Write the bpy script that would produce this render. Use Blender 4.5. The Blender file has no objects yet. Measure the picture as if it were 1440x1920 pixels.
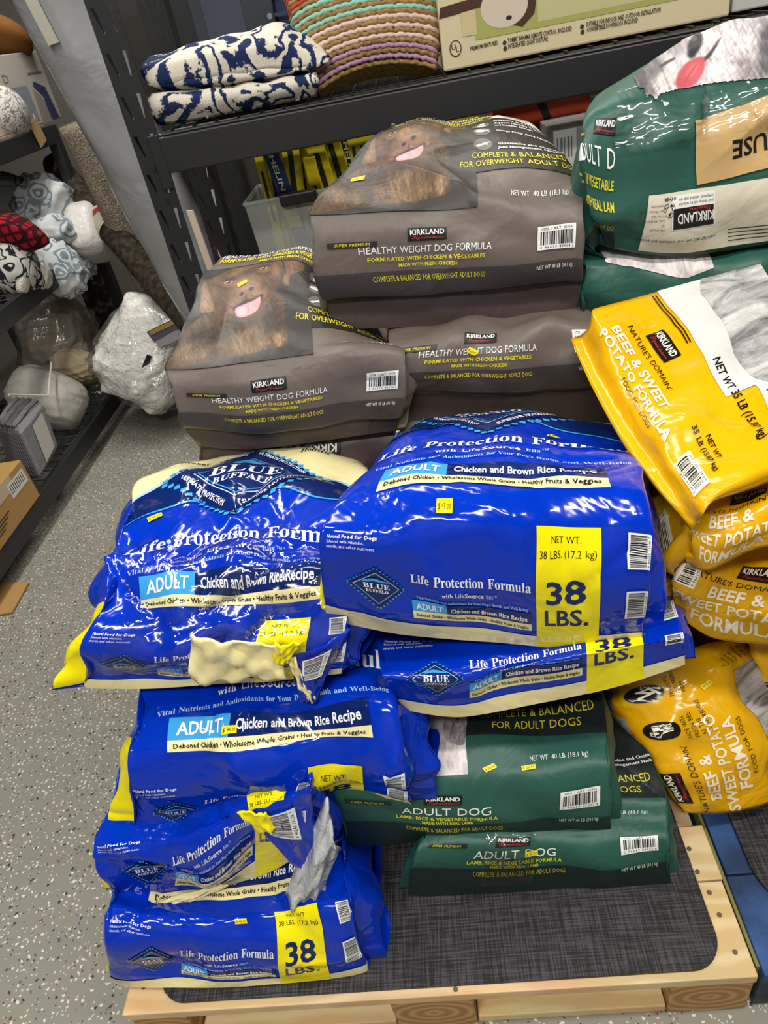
import bpy, bmesh, math, random
import numpy as np
from mathutils import Vector, Matrix
from mathutils.geometry import tessellate_polygon

scene = bpy.context.scene
COL = scene.collection
# ------------------------------------------------------------------ camera
FPX = 1300.0
_d = np.array([375, 1800, FPX]); _d /= np.linalg.norm(_d)
_y = np.array([8, -944, FPX]); _y /= np.linalg.norm(_y)
_Z = -_d; _Y = _y - _Z * (_y @ _Z); _Y /= np.linalg.norm(_Y); _X = np.cross(_Y, _Z)
RC = np.array([_X, _Y, _Z])
EYE = np.array([0.0, 0.0, 1.4])
cd = bpy.data.cameras.new('camera'); cd.sensor_fit = 'VERTICAL'; cd.sensor_height = 36.0
cd.lens = 36.0 * FPX / 1920.0; cd.clip_start = 0.02
cam = bpy.data.objects.new('camera', cd); COL.objects.link(cam)
m = np.eye(4); m[:3, 0] = RC[:, 0]; m[:3, 1] = -RC[:, 1]; m[:3, 2] = -RC[:, 2]; m[:3, 3] = EYE
cam.matrix_world = Matrix(m.tolist())
scene.camera = cam
# ------------------------------------------------------------------ world, lights, exposure
w = bpy.data.worlds.new('world'); scene.world = w; w.use_nodes = True
w.node_tree.nodes['Background'].inputs[0].default_value = (0.8, 0.85, 1, 1)
w.node_tree.nodes['Background'].inputs[1].default_value = 0.05
scene.view_settings.view_transform = 'Standard'; scene.view_settings.look = 'None'
scene.view_settings.gamma = 1.0; scene.view_settings.use_curve_mapping = False
scene.view_settings.exposure = 0.0
LAMPS = [(-0.45, -0.75, 1.25, 0.16, 0, 56), (0.9, 0.35, 1.25, 0.16, 0, 36), (-0.95, 1.3, 1.25, 0.16, 90, 26),
         (0.2, 2.45, 1.25, 0.16, 0, 22), (-1.15, 2.9, 1.25, 0.16, 90, 30)]  # unseen overhead strips; the first sits behind the camera as front fill
CEIL = 2.75
for i, (x, y, lx, ly, rot, pw) in enumerate(LAMPS):
    l = bpy.data.lights.new('ceiling_lamp_light', 'AREA'); l.shape = 'RECTANGLE'; l.size = lx; l.size_y = ly
    l.energy = pw; l.color = (1.0, 0.965, 0.90)
    o = bpy.data.objects.new('ceiling_lamp_light', l); COL.objects.link(o)
    o.location = (x, y, CEIL - 0.075); o.rotation_euler = (0, 0, math.radians(rot))

def at(px, py, **k):
    """world point seen at a photo pixel, on the plane x=, y= or z="""
    ax, v = list(k.items())[0]; ax = 'xyz'.index(ax)
    r = RC @ np.array([px - 720.0, py - 960.0, FPX])
    return EYE + r * ((v - EYE[ax]) / r[ax])

# ------------------------------------------------------------------ materials
def lin(h):
    h = h.lstrip('#'); c = [int(h[i:i + 2], 16) / 255 for i in (0, 2, 4)]
    return tuple(((x + 0.055) / 1.055) ** 2.4 if x > 0.04045 else x / 12.92 for x in c) + (1.0,)
MATS = {}
def nodes(mt):
    nt = mt.node_tree; return nt, nt.nodes, nt.links
def pm(name, col, rough=0.5, spec=0.5, bump=(), coat=0.0, metal=0.0, var=None, pos=True, sheen=0.0):
    """principled material; bump = [(kind, scale, strength, distance)], var = (colour2, scale, lo, hi)"""
    if name in MATS: return MATS[name]
    mt = bpy.data.materials.new(name); mt.use_nodes = True
    nt, N, L = nodes(mt); p = N['Principled BSDF']
    c = lin(col) if isinstance(col, str) else col
    p.inputs['Base Color'].default_value = c; p.inputs['Roughness'].default_value = rough
    p.inputs['Specular IOR Level'].default_value = spec; p.inputs['Metallic'].default_value = metal
    p.inputs['Coat Weight'].default_value = coat; p.inputs['Coat Roughness'].default_value = 0.08
    p.inputs['Sheen Weight'].default_value = sheen
    g = N.new('ShaderNodeNewGeometry')
    if var:
        nz = N.new('ShaderNodeTexNoise'); nz.inputs['Scale'].default_value = var[1]; nz.inputs['Detail'].default_value = 5
        L.new(g.outputs['Position'], nz.inputs['Vector'])
        cr = N.new('ShaderNodeValToRGB'); cr.color_ramp.elements[0].position = var[2]; cr.color_ramp.elements[1].position = var[3]
        cr.color_ramp.elements[0].color = c; cr.color_ramp.elements[1].color = lin(var[0])
        L.new(nz.outputs['Fac'], cr.inputs['Fac']); L.new(cr.outputs['Color'], p.inputs['Base Color'])
    prev = None
    for kind, sc, st, di in bump:
        b = N.new('ShaderNodeBump'); b.inputs['Strength'].default_value = st; b.inputs['Distance'].default_value = di
        if kind == 'vor':
            t = N.new('ShaderNodeTexVoronoi'); t.feature = 'DISTANCE_TO_EDGE'; out = t.outputs['Distance']
        elif kind == 'wave':
            t = N.new('ShaderNodeTexWave'); t.inputs['Distortion'].default_value = 1.5; out = t.outputs['Fac']
        elif kind == 'ridge':
            t = N.new('ShaderNodeTexNoise'); t.noise_type = 'RIDGED_MULTIFRACTAL'; t.inputs['Detail'].default_value = 2; out = t.outputs['Fac']
        else:
            t = N.new('ShaderNodeTexNoise'); t.inputs['Detail'].default_value = 3; t.inputs['Distortion'].default_value = 0.8; out = t.outputs['Fac']
        t.inputs['Scale'].default_value = sc
        L.new(g.outputs['Position'], t.inputs['Vector']); L.new(out, b.inputs['Height'])
        if prev: L.new(prev.outputs['Normal'], b.inputs['Normal'])
        prev = b
    if prev: L.new(prev.outputs['Normal'], p.inputs['Normal'])
    MATS[name] = mt
    return mt

GLOSSY = [('noise', 10, 0.5, 0.02), ('ridge', 13, 0.30, 0.012)]
CRINKLE = [('noise', 9, 0.45, 0.02), ('ridge', 12, 0.5, 0.012)]
SATIN = [('noise', 11, 0.35, 0.016), ('ridge', 8, 0.14, 0.010)]
def bagmat(name, col, kind, var=None):
    if kind == 'gloss': return pm(name, col, 0.12, 0.42, CRINKLE, 0.0, var=var)
    if kind == 'yel': return pm(name, col, 0.2, 0.42, GLOSSY, 0.0, var=var)
    return pm(name, col, 0.46, 0.38, SATIN, 0.0, var=var)
def furmat(name, dark, light, scale, bias=0.5, stretch=(1, 3, 1)):
    """printed photograph of fur: streaky noise between colours, follows the print coordinates (UV)"""
    if name in MATS: return MATS[name]
    mt = bagmat(name, dark, 'satin'); nt, N, L = nodes(mt); p = N['Principled BSDF']
    uv = N.new('ShaderNodeUVMap'); uv.uv_map = 'print'
    mp = N.new('ShaderNodeMapping'); mp.inputs['Scale'].default_value = (stretch[1], stretch[0], 1); mp.inputs['Rotation'].default_value = (0, 0, 0.5)
    L.new(uv.outputs['UV'], mp.inputs['Vector'])
    a = N.new('ShaderNodeTexNoise'); a.inputs['Scale'].default_value = scale; a.inputs['Detail'].default_value = 7; a.inputs['Roughness'].default_value = 0.7; a.inputs['Distortion'].default_value = 1.2
    L.new(mp.outputs['Vector'], a.inputs['Vector'])
    cr = N.new('ShaderNodeValToRGB'); cr.color_ramp.elements[0].position = bias - 0.18; cr.color_ramp.elements[1].position = bias + 0.22
    cr.color_ramp.elements[0].color = lin(dark); cr.color_ramp.elements[1].color = lin(light)
    L.new(a.outputs['Fac'], cr.inputs['Fac']); L.new(cr.outputs['Color'], p.inputs['Base Color'])
    return mt

# ------------------------------------------------------------------ object helpers
def obj(name, verts, faces, mats, parent=None, smooth=True, mi=None, uv=None, normals=None):
    me = bpy.data.meshes.new(name); me.from_pydata([tuple(map(float, v)) for v in verts], [], [tuple(map(int, f)) for f in faces])
    if not isinstance(mats, (list, tuple)): mats = [mats]
    for q in mats: me.materials.append(q)
    if mi is not None: me.polygons.foreach_set('material_index', np.asarray(mi, dtype=np.int32))
    me.polygons.foreach_set('use_smooth', np.full(len(me.polygons), bool(smooth)))
    if uv is not None:
        lay = me.uv_layers.new(name='print'); li = np.empty(len(me.loops), dtype=np.int32); me.loops.foreach_get('vertex_index', li)
        lay.data.foreach_set('uv', np.asarray(uv, dtype=np.float32)[li].ravel())
    if normals is not None: me.normals_split_custom_set_from_vertices([tuple(map(float, n)) for n in normals])
    me.update()
    o = bpy.data.objects.new(name, me); COL.objects.link(o)
    if parent is not None:
        o.parent = parent
    return o
def tag(o, label, cat, group=None, kind=None):
    if label: o['label'] = label
    if cat: o['category'] = cat
    if group: o['group'] = group
    if kind: o['kind'] = kind
    return o
def thing(name, label, cat, loc=(0, 0, 0), group=None):
    o = bpy.data.objects.new(name, None); o.empty_display_size = 0.05; COL.objects.link(o); o.location = tuple(map(float, loc))
    return tag(o, label, cat, group)
def loc_of(p): return np.array(p.location) if p is not None else np.zeros(3)

class MB:
    """collects shapes in world coordinates and links them as one mesh"""
    def __init__(s): s.v = []; s.f = []; s.m = []
    def add(s, vs, fs, mi=0):
        n = len(s.v); s.v += [np.asarray(q, float) for q in vs]; s.f += [[i + n for i in f] for f in fs]; s.m += [mi] * len(fs); return s
    def hexa(s, lo, hi, mi=0):   # lo, hi: 4 points each
        return s.add(list(lo) + list(hi), [(3, 2, 1, 0), (4, 5, 6, 7), (0, 1, 5, 4), (1, 2, 6, 5), (2, 3, 7, 6), (3, 0, 4, 7)], mi)
    def box(s, x0, x1, y0, y1, z0, z1, mi=0):
        return s.hexa([(x0, y0, z0), (x1, y0, z0), (x1, y1, z0), (x0, y1, z0)], [(x0, y0, z1), (x1, y0, z1), (x1, y1, z1), (x0, y1, z1)], mi)
    def obox(s, o, ex, ey, ez, mi=0):  # corner + three edge vectors
        o, ex, ey, ez = map(lambda q: np.asarray(q, float), (o, ex, ey, ez))
        return s.hexa([o, o + ex, o + ex + ey, o + ey], [o + ez, o + ex + ez, o + ex + ey + ez, o + ey + ez], mi)
    def tube(s, pts, r, seg=8, mi=0, cap=True):
        pts = [np.asarray(p, float) for p in pts]; rr = r if isinstance(r, (list, tuple)) else [r] * len(pts); rings = []
        for i, p in enumerate(pts):
            t = pts[min(i + 1, len(pts) - 1)] - pts[max(i - 1, 0)]; t = t / np.linalg.norm(t)
            u = np.cross(t, (0, 0, 1)) if abs(t[2]) < 0.95 else np.cross(t, (1, 0, 0)); u /= np.linalg.norm(u); q = np.cross(t, u)
            rings.append([p + rr[i] * (math.cos(2 * math.pi * k / seg) * u + math.sin(2 * math.pi * k / seg) * q) for k in range(seg)])
        vs = [q for ring in rings for q in ring]; fs = []
        for i in range(len(pts) - 1):
            for k in range(seg): a = i * seg + k; b = i * seg + (k + 1) % seg; fs.append((a, b, b + seg, a + seg))
        if cap: fs += [tuple(range(seg))[::-1], tuple(range((len(pts) - 1) * seg, len(pts) * seg))]
        return s.add(vs, fs, mi)
    def build(s, name, mats, parent=None, smooth=False, bevel=0, own=False):
        L0 = loc_of(parent); C0 = np.mean(s.v, axis=0) - L0 if own else np.zeros(3)      # own: origin at the piece's centre
        o = obj(name, [q - L0 - C0 for q in s.v], s.f, mats, parent, smooth, s.m); o.location = tuple(C0)
        if bevel:
            b = o.modifiers.new('bevel', 'BEVEL'); b.width = bevel; b.segments = 2; b.limit_method = 'ANGLE'
        return o
def struct(o): o['kind'] = 'structure'; return o

# ------------------------------------------------------------------ flat print (2-D) primitives
def sty(s, u, l, d=None): return ''.join(chr(u + ord(c) - 65) if 'A' <= c <= 'Z' else chr(l + ord(c) - 97) if 'a' <= c <= 'z' else chr(d + ord(c) - 48) if d and '0' <= c <= '9' else c for c in s)
STY = {'sans': lambda s: s, 'serif': lambda s: sty(s, 0x1D400, 0x1D41A, 0x1D7CE), 'bold': lambda s: s, 'script': lambda s: sty(s, 0x1D4D0, 0x1D4EA)}
TC = {}; FONT = {}
CHARS = {'sans': "ABCDEFGHIJKLMNOPQRSTUVWXYZabcdefghijklmnopqrstuvwxyz0123456789.,:;&'()/-*#$!\u2022\u2122\u267B\U0001F404",
         'serif': "BLUEFAOPVNYDHWacdefghilmnorstuwxy", 'script': 'Signature'}
CHARS['bold'] = CHARS['sans'][:-2]
def load_font(style, res):
    """one text object per style: every character on a line of its own, measured and cut apart"""
    ch = sorted(set(CHARS[style])); ref = 'I' if style != 'script' else 'i'; body = []
    for c in ch: body += [STY[style](c), STY[style](c) + 'I']
    body += ['I', 'I I']
    c = bpy.data.curves.new('t', 'FONT'); c.body = '\n'.join(body); c.size = 1.0; c.resolution_u = res; c.space_line = 3.0
    c.offset = 0.022 if style == 'bold' else 0.0
    o = bpy.data.objects.new('t', c); me = o.to_mesh()
    v = np.empty(len(me.vertices) * 3); me.vertices.foreach_get('co', v); v = v.reshape(-1, 3)[:, :2]; F = [list(q.vertices) for q in me.polygons]
    o.to_mesh_clear(); bpy.data.objects.remove(o); bpy.data.curves.remove(c)
    ln = np.round((0.3 - v[:, 1]) / 3.0).astype(int); by = {}
    for q in F: by.setdefault(ln[q[0]], []).append(q)
    mx = lambda k: v[ln == k, 0].max(); n = len(ch); I = mx(2 * n); G = {}
    for k, cc in enumerate(ch):
        used = np.where(ln == 2 * k)[0]; mp = {int(a): b for b, a in enumerate(used)}
        G[cc] = (v[used] + np.array([0, 6.0 * k]), [[mp[i] for i in q] for q in by.get(2 * k, [])], mx(2 * k + 1) - I)
    G[' '] = (np.zeros((0, 2)), [], max(0.2, mx(2 * n + 1) - 2 * I)); FONT[(style, res)] = G
def glyphs(s, style='sans', res=2):
    k = (s, style, res)
    if k not in TC and style in ('ital', 'serifit'):
        v, f = glyphs(s, 'sans' if style == 'ital' else 'serif', res); v = v.copy(); v[:, 0] += 0.22 * v[:, 1]; TC[k] = (v, f)
    if k not in TC:
        for st in (style, 'sans'):
            if (st, res) not in FONT: load_font(st, res)
        V = []; F = []; x = 0; n = 0
        for ch in s:
            g = FONT[(style, res)].get(ch) or FONT[('sans', res)].get(ch) or FONT[('sans', res)]['-']
            V.append(g[0] + np.array([x, 0])); F += [[i + n for i in q] for q in g[1]]; n += len(g[0]); x += g[2]
        TC[k] = (np.vstack(V), F)
    return TC[k]
def gridcut(v, f, h):
    """cut a flat mesh along a regular grid so that it can follow a curved surface"""
    if not len(v): return v, f
    bm = bmesh.new(); vs = [bm.verts.new((float(p[0]), float(p[1]), 0)) for p in v]
    for q in f:
        try: bm.faces.new([vs[i] for i in q])
        except ValueError: pass
    lo, hi = v.min(0), v.max(0)
    for ax in (0, 1):
        n = (1, 0, 0) if ax == 0 else (0, 1, 0); k = math.floor(lo[ax] / h) + 1
        while k * h < hi[ax]:
            co = (k * h, 0, 0) if ax == 0 else (0, k * h, 0)
            bmesh.ops.bisect_plane(bm, geom=bm.verts[:] + bm.edges[:] + bm.faces[:], dist=1e-6, plane_co=co, plane_no=n); k += 1
    bm.verts.index_update()
    v2 = np.array([q.co[:2] for q in bm.verts]); f2 = [[q.index for q in fc.verts] for fc in bm.faces]; bm.free()
    return v2, f2
def closed(pts, n=6):
    """smooth closed outline through the points"""
    p = np.array(pts, float); N = len(p); out = []
    for i in range(N):
        a, b, c, d = p[i - 1], p[i], p[(i + 1) % N], p[(i + 2) % N]
        for k in range(n):
            t = k / n; out.append(0.5 * (2 * b + (c - a) * t + (2 * a - 5 * b + 4 * c - d) * t * t + (3 * b - a - 3 * c + d) * t ** 3))
    return np.array(out)
class Art:
    def __init__(s, h=0.016): s.items = []; s.h = h
    def put(s, part, layer, mat, v, f):
        v, f = gridcut(np.asarray(v, float), f, s.h)
        if len(f): s.items.append((part, layer, mat, v, f))
    def poly(s, part, layer, mat, pts, smooth=0):
        p = closed(pts, smooth) if smooth else np.array(pts, float)
        t = tessellate_polygon([[Vector((q[0], q[1], 0)) for q in p]])
        ar = 0.5 * np.sum(p[:, 0] * np.roll(p[:, 1], -1) - np.roll(p[:, 0], -1) * p[:, 1])
        f = []
        for q in t:
            a, b, c = p[q[0]], p[q[1]], p[q[2]]
            f.append(list(q) if (b[0] - a[0]) * (c[1] - a[1]) - (b[1] - a[1]) * (c[0] - a[0]) > 0 else list(q)[::-1])
        s.put(part, layer, mat, p, f)
    def rect(s, part, layer, mat, a0, b0, a1, b1): s.poly(part, layer, mat, [(a0, b0), (a1, b0), (a1, b1), (a0, b1)])
    def ell(s, part, layer, mat, a, b, ra, rb, n=28, rot=0):
        t = np.arange(n) * 2 * math.pi / n; c, q = math.cos(rot), math.sin(rot)
        s.poly(part, layer, mat, np.c_[a + ra * np.cos(t) * c - rb * np.sin(t) * q, b + ra * np.cos(t) * q + rb * np.sin(t) * c])
    def line(s, part, layer, mat, pts, wd):
        p = np.array(pts, float)
        for i in range(len(p) - 1):
            d = p[i + 1] - p[i]; d = d / np.linalg.norm(d) * wd / 2; n = np.array([-d[1], d[0]])
            s.poly(part, layer, mat, [p[i] - d - n, p[i + 1] + d - n, p[i + 1] + d + n, p[i] - d + n])
    def text(s, part, layer, mat, t, a0, b, h, style='sans', w=None, align='l', rot=0, fn=None, res=2, shear=0):
        """cap height h, baseline at b; w fits the width"""
        v, f = glyphs(t, style, res)
        if not len(v): return
        cap = {'sans': 0.70, 'script': 0.72}.get(style, 0.70)
        v = v.copy(); x0 = v[:, 0].min(); W = v[:, 0].max() - x0
        sy = h / cap; sx = w / W if w else sy
        v[:, 0] = (v[:, 0] - x0) * sx; v[:, 1] *= sy; v[:, 0] += shear * v[:, 1]
        if align == 'c': v[:, 0] -= W * sx / 2
        if align == 'r': v[:, 0] -= W * sx
        c, q = math.cos(rot), math.sin(rot)
        v = np.c_[v[:, 0] * c - v[:, 1] * q, v[:, 0] * q + v[:, 1] * c] + np.array([a0, b])
        if fn is not None: v = fn(v)
        s.put(part, layer, mat, v, f)
    def barcode(s, a0, b0, a1, b1, white, black, digits='8 40243 13138 7', seed=1, horiz=False, head=None, vert=True, part='barcode_label'):
        s.rect(part, 3, white, a0, b0, a1, b1); rg = random.Random(seed)
        wa, wb = a1 - a0, b1 - b0
        if vert:
            x = a0 + wa * 0.07; top = b1 - wb * (0.22 if head else 0.07)
            while x < a1 - wa * 0.09:
                d = wa * rg.choice((0.012, 0.018, 0.03, 0.04)); s.rect(part, 4, black, x, b0 + wb * 0.2, x + d, top); x += d + wa * rg.choice((0.012, 0.02, 0.03))
            s.text(part, 4, black, digits, a0 + wa * 0.06, b0 + wb * 0.05, wb * 0.11, w=wa * 0.88, res=1)
            if head: s.text(part, 4, black, head, a0 + wa * 0.1, b1 - wb * 0.17, wb * 0.11, w=wa * 0.8, res=1)
        else:
            y = b0 + wb * 0.06; rt = a1 - wa * (0.24)
            while y < b1 - wb * 0.08:
                d = wb * rg.choice((0.012, 0.018, 0.03, 0.04)); s.rect(part, 4, black, a0 + wa * 0.07, y, rt, y + d); y += d + wb * rg.choice((0.012, 0.02, 0.03))
            s.text(part, 4, black, digits, a1 - wa * 0.06, b0 + wb * 0.06, wa * 0.13, w=wb * 0.88, rot=math.pi / 2, res=1)
    def sticker(s, a, b, txt, yel, blk, rot=0.0, w=0.05, h=0.026):
        c, q = math.cos(rot), math.sin(rot); R = np.array([[c, q], [-q, c]])
        p = np.array([(0, 0), (w, 0), (w, h), (0, h)]) @ R + np.array([a, b]); s.ns = getattr(s, 'ns', 0) + 1; pt = 'price_sticker#%d' % s.ns; s.poly(pt, 5, yel, p)
        o = np.array([w * 0.1, h * 0.25]) @ R + np.array([a, b])
        s.text(pt, 6, blk, txt, o[0], o[1], h * 0.45, w=w * 0.8, rot=rot, res=1)

# ------------------------------------------------------------------ filled bags
def ptan(x, y):
    """shape preserving tangents, y: (..., n, 3) along axis -2"""
    h = np.diff(x)[:, None]; d = np.diff(y, axis=-2) / h
    m = np.zeros_like(y); m[..., 0, :] = d[..., 0, :]; m[..., -1, :] = d[..., -1, :]
    if len(x) > 2:
        h0, h1 = h[:-1], h[1:]; d0, d1 = d[..., :-1, :], d[..., 1:, :]; w1, w2 = 2 * h1 + h0, h1 + 2 * h0
        ok = d0 * d1 > 0
        with np.errstate(divide='ignore', invalid='ignore'): r = (w1 + w2) / (w1 / d0 + w2 / d1)
        m[..., 1:-1, :] = np.where(ok, r, 0)
    return m
def pin(x, y, q):
    """y: (n,3) or (N,n,3); q: (N,) or (N,)"""
    m = ptan(x, y); i = np.clip(np.searchsorted(x, q) - 1, 0, len(x) - 2); h = x[i + 1] - x[i]; t = (q - x[i]) / h
    if y.ndim == 3 and y.shape[0] == len(q) and y.shape[1] == len(x):
        k = np.arange(len(q)); y0, y1, m0, m1 = y[k, i], y[k, i + 1], m[k, i], m[k, i + 1]; t = t[:, None]; h = h[:, None]
    return (2 * t ** 3 - 3 * t * t + 1) * y0 + (t ** 3 - 2 * t * t + t) * h * m0 + (-2 * t ** 3 + 3 * t * t) * y1 + (t ** 3 - t * t) * h * m1
class Surf:
    def __init__(s, A, B, P, seed=1, amp=0.004, creases=10, cdepth=0.006, W=0.44):
        s.A, s.B, s.P, s.W = np.array(A, float), np.array(B, float), np.array(P, float), W
        s.mB = ptan(s.B, np.swapaxes(s.P, 0, 1))      # (na, nb, 3)
        rg = np.random.RandomState(seed); s.waves = []; s.cr = []
        for k in range(9):
            wl = rg.uniform(0.16, 0.5); th = rg.uniform(0, math.pi); s.waves.append((2 * math.pi / wl * math.cos(th), 2 * math.pi / wl * math.sin(th), rg.uniform(0, 6.28), amp * wl / 0.5 * 0.7))
        for k in range(creases):
            th = rg.uniform(0, math.pi); s.cr.append((rg.uniform(0, 1), rg.uniform(0.0, 1.0), math.cos(th), math.sin(th), rg.uniform(0.06, 0.25), rg.uniform(0.010, 0.030), cdepth * rg.uniform(-1, 0.8)))
    def base(s, a, b):
        a = np.clip(a, s.A[0], s.A[-1]); b = np.clip(b, s.B[0], s.B[-1])
        x = s.B; i = np.clip(np.searchsorted(x, b) - 1, 0, len(x) - 2); h = (x[i + 1] - x[i])[:, None, None]; t = ((b - x[i])[:, None, None]) / h
        Pt = np.swapaxes(s.P, 0, 1)
        y0, y1, m0, m1 = (np.swapaxes(q, 0, 1) for q in (Pt[:, i], Pt[:, i + 1], s.mB[:, i], s.mB[:, i + 1]))
        col = (2 * t ** 3 - 3 * t * t + 1) * y0 + (t ** 3 - 2 * t * t + t) * h * m0 + (-2 * t ** 3 + 3 * t * t) * y1 + (t ** 3 - t * t) * h * m1
        return pin(s.A, col, a)
    def disp(s, a, b):
        d = np.zeros_like(a)
        for kx, ky, ph, am in s.waves: d += am * np.sin(kx * a + ky * b + ph)
        for ca, cb, cx, cy, l, wd, de in s.cr:
            u = (a - ca) * cx + (b - cb) * cy; v = -(a - ca) * cy + (b - cb) * cx
            d += de * np.exp(-(np.sqrt(v * v + (0.45 * wd) ** 2) - 0.45 * wd) / wd) * np.exp(-(u / l) ** 2)
        fa = np.minimum(a - s.A[0], s.A[-1] - a) / 0.12; fb = np.minimum(b - s.B[0], s.B[-1] - b) / 0.08
        return d * np.clip(fa, 0, 1) * np.clip(fb, 0, 1)
    def ev(s, a, b, off=0.0):
        a = np.asarray(a, float); b = np.asarray(b, float); e = 0.004
        p0 = s.base(a, b)
        uv = ((a + e, b), (a - e, b), (a, b + e), (a, b - e)); q = [s.base(*k) for k in uv]
        def nrm(w): n = np.cross(w[0] - w[1], w[2] - w[3]); return n / np.maximum(np.linalg.norm(n, axis=1, keepdims=True), 1e-9)
        n0 = nrm(q); n = nrm([w + n0 * s.disp(*k)[:, None] for w, k in zip(q, uv)])
        return p0 + n0 * s.disp(a, b)[:, None] + n * off, n
    def params(s, cell=0.010):
        out = []
        for K, ax in ((s.A, 1), (s.B, 0)):
            L = np.linalg.norm(np.diff(s.P, axis=ax), axis=2).max(axis=1 - ax); q = []
            for i in range(len(K) - 1):
                n = int(np.clip(math.ceil(L[i] / cell), 2, 40)); q += list(K[i] + (K[i + 1] - K[i]) * np.arange(n) / n)
            out.append(np.array(q + [K[-1]]))
        return out
def rowpts(pts, dep):
    if isinstance(dep, str) and dep == 'w': return np.array(pts, float)
    ax = 'y'
    if isinstance(dep, tuple): ax, dep = dep
    ds = dep if isinstance(dep, (list, np.ndarray)) else [dep] * len(pts)
    return np.array([at(p[0], p[1], **{ax: d}) for p, d in zip(pts, ds)])

def shell(name, surf, mat, parent, thick=0.006, tdir=(0, 0, -1), cell=0.010, uvl=True):
    """closed skin: the shaped upper sheet and an underside joined along the seam"""
    qa, qb = surf.params(cell); na, nb = len(qa), len(qb)
    AA, BB = np.meshgrid(qa, qb); P, Nn = surf.ev(AA.ravel(), BB.ravel()); G = P.reshape(nb, na, 3)
    u = np.linspace(0, 1, na)[None, :, None]; v = np.linspace(0, 1, nb)[:, None, None]
    co = (1 - v) * G[:1] + v * G[-1:] + (1 - u) * G[:, :1] + u * G[:, -1:] - ((1 - u) * (1 - v) * G[0, 0] + u * (1 - v) * G[0, -1] + (1 - u) * v * G[-1, 0] + u * v * G[-1, -1])
    und = co + np.array(tdir, float) * thick * (np.sin(np.pi * u) * np.sin(np.pi * v)) ** 0.6
    ix = np.arange(na * nb).reshape(nb, na); iy = ix + na * nb
    iy[0] = ix[0]; iy[-1] = ix[-1]; iy[:, 0] = ix[:, 0]; iy[:, -1] = ix[:, -1]
    V = np.vstack([P, und.reshape(-1, 3)]); f = []
    for j in range(nb - 1):
        for i in range(na - 1):
            f.append((ix[j, i], ix[j, i + 1], ix[j + 1, i + 1], ix[j + 1, i])); f.append((iy[j + 1, i], iy[j + 1, i + 1], iy[j, i + 1], iy[j, i]))
    used = np.unique(np.array(f)); mp = -np.ones(len(V), int); mp[used] = np.arange(len(used))
    uv = np.c_[np.r_[AA.ravel(), AA.ravel()], np.r_[BB.ravel(), BB.ravel()]][used]
    return obj(name, V[used] - loc_of(parent), mp[np.array(f)], mat, parent, True, uv=uv)
def decals(surf, items, parent, palette, lift=0.0010, bmax=9, amax=9):
    parts = {}
    for it in items:
        if it[3][:, 1].min() > bmax or it[3][:, 0].min() > amax: continue
        parts.setdefault(it[0], []).append(it)
    L0 = loc_of(parent)
    for pn, its in parts.items():
        V, F, M, UV, NN, mats = [], [], [], [], [], []
        n = 0
        for _, layer, mat, v, f in its:
            mt = palette[mat]
            if mt not in mats: mats.append(mt)
            V.append(np.full(len(v), lift + 0.00045 * layer)); UV.append(v); F += [[i + n for i in q] for q in f]; M += [mats.index(mt)] * len(f); n += len(v)
        UV = np.vstack(UV); P, nn = surf.ev(UV[:, 0], UV[:, 1], np.concatenate(V)[:, None])
        obj(pn.split('#')[0], P - L0, F, mats, parent, True, M, UV, nn)
BAGS = {}
A5 = [0, .25, .5, .75, 1]
def bag(key, name, label, rows, body, art=None, palette=None, A=A5, zb=None, tail=(), sides=(0.02, 0.02), seed=1, amp=0.004, creases=10, cdepth=0.006,
        bmax=9, group=None, thick=0.006, tdir=(0, 0, -1), W=0.44, cell=0.010, extra=None, pre=()):
    P = [rowpts(r[1], r[2]) for r in rows]; B = [r[0] for r in rows]; A = list(A)
    last = P[-1].copy(); cx = last[:, 0].mean(); y0 = last[:, 1].mean()
    for b, dy, z, sh in tail:
        q = last.copy(); q[:, 0] = cx + (q[:, 0] - cx) * sh; q[:, 1] = (q[:, 1] + y0) / 2 + dy; q[:, 2] = z + 0.25 * (last[:, 2] - last[:, 2].mean()); P.append(q); B.append(b)
    P = np.array(P)
    if sides:
        zz = zb if zb is not None else P[0, :, 2].min(); zz = zz if isinstance(zz, tuple) else (zz, zz)
        def side(E, sg, bul):
            Z = zz[0 if sg < 0 else 1]
            dz = np.maximum(E[:, 2] - Z, 0.0); bb = np.array(B); yb = E[:, 1].min() + 0.03 + 0.10 * np.clip((bb - bb[0]) / 0.55, 0, 1); yb = np.maximum.accumulate(np.maximum(yb, np.where(bb > 0.5, E[:, 1], 0)))
            bas = np.c_[E[:, 0] - sg * 0.012, yb, E[:, 2] - dz]; mid = np.c_[E[:, 0] + sg * bul, E[:, 1] * 0.45 + yb * 0.55, E[:, 2] - dz * 0.5]
            return mid[:, None], bas[:, None]
        lm, lb = side(P[:, 0], -1, sides[0]); rm, rb = side(P[:, -1], 1, sides[1])
        le = P[:, :1] + np.array([0.004, 0.013, -0.004]); re_ = P[:, -1:] + np.array([-0.004, 0.013, -0.004])   # crisp fold along the panel edge
        P = np.concatenate([lb, lm, le, P, re_, rm, rb], 1); A = [A[0] - 0.3, A[0] - 0.14, A[0] - 0.022] + A + [A[-1] + 0.022, A[-1] + 0.14, A[-1] + 0.3]
    sf = Surf(A, B, P, seed, amp, creases, cdepth, W)
    fl = P.reshape(-1, 3); base = (fl[:, 0].mean(), fl[:, 1].mean(), fl[:, 2].min())
    root = thing(name, label, 'dog food bag', base, group)
    shell('bag_body', sf, body, root, thick, tdir, cell)
    items = list(art.items) if art else []
    if extra: items += extra.items
    if items: decals(sf, items, root, palette, bmax=bmax)
    BAGS[key] = (sf, root)
    return sf, root

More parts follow.
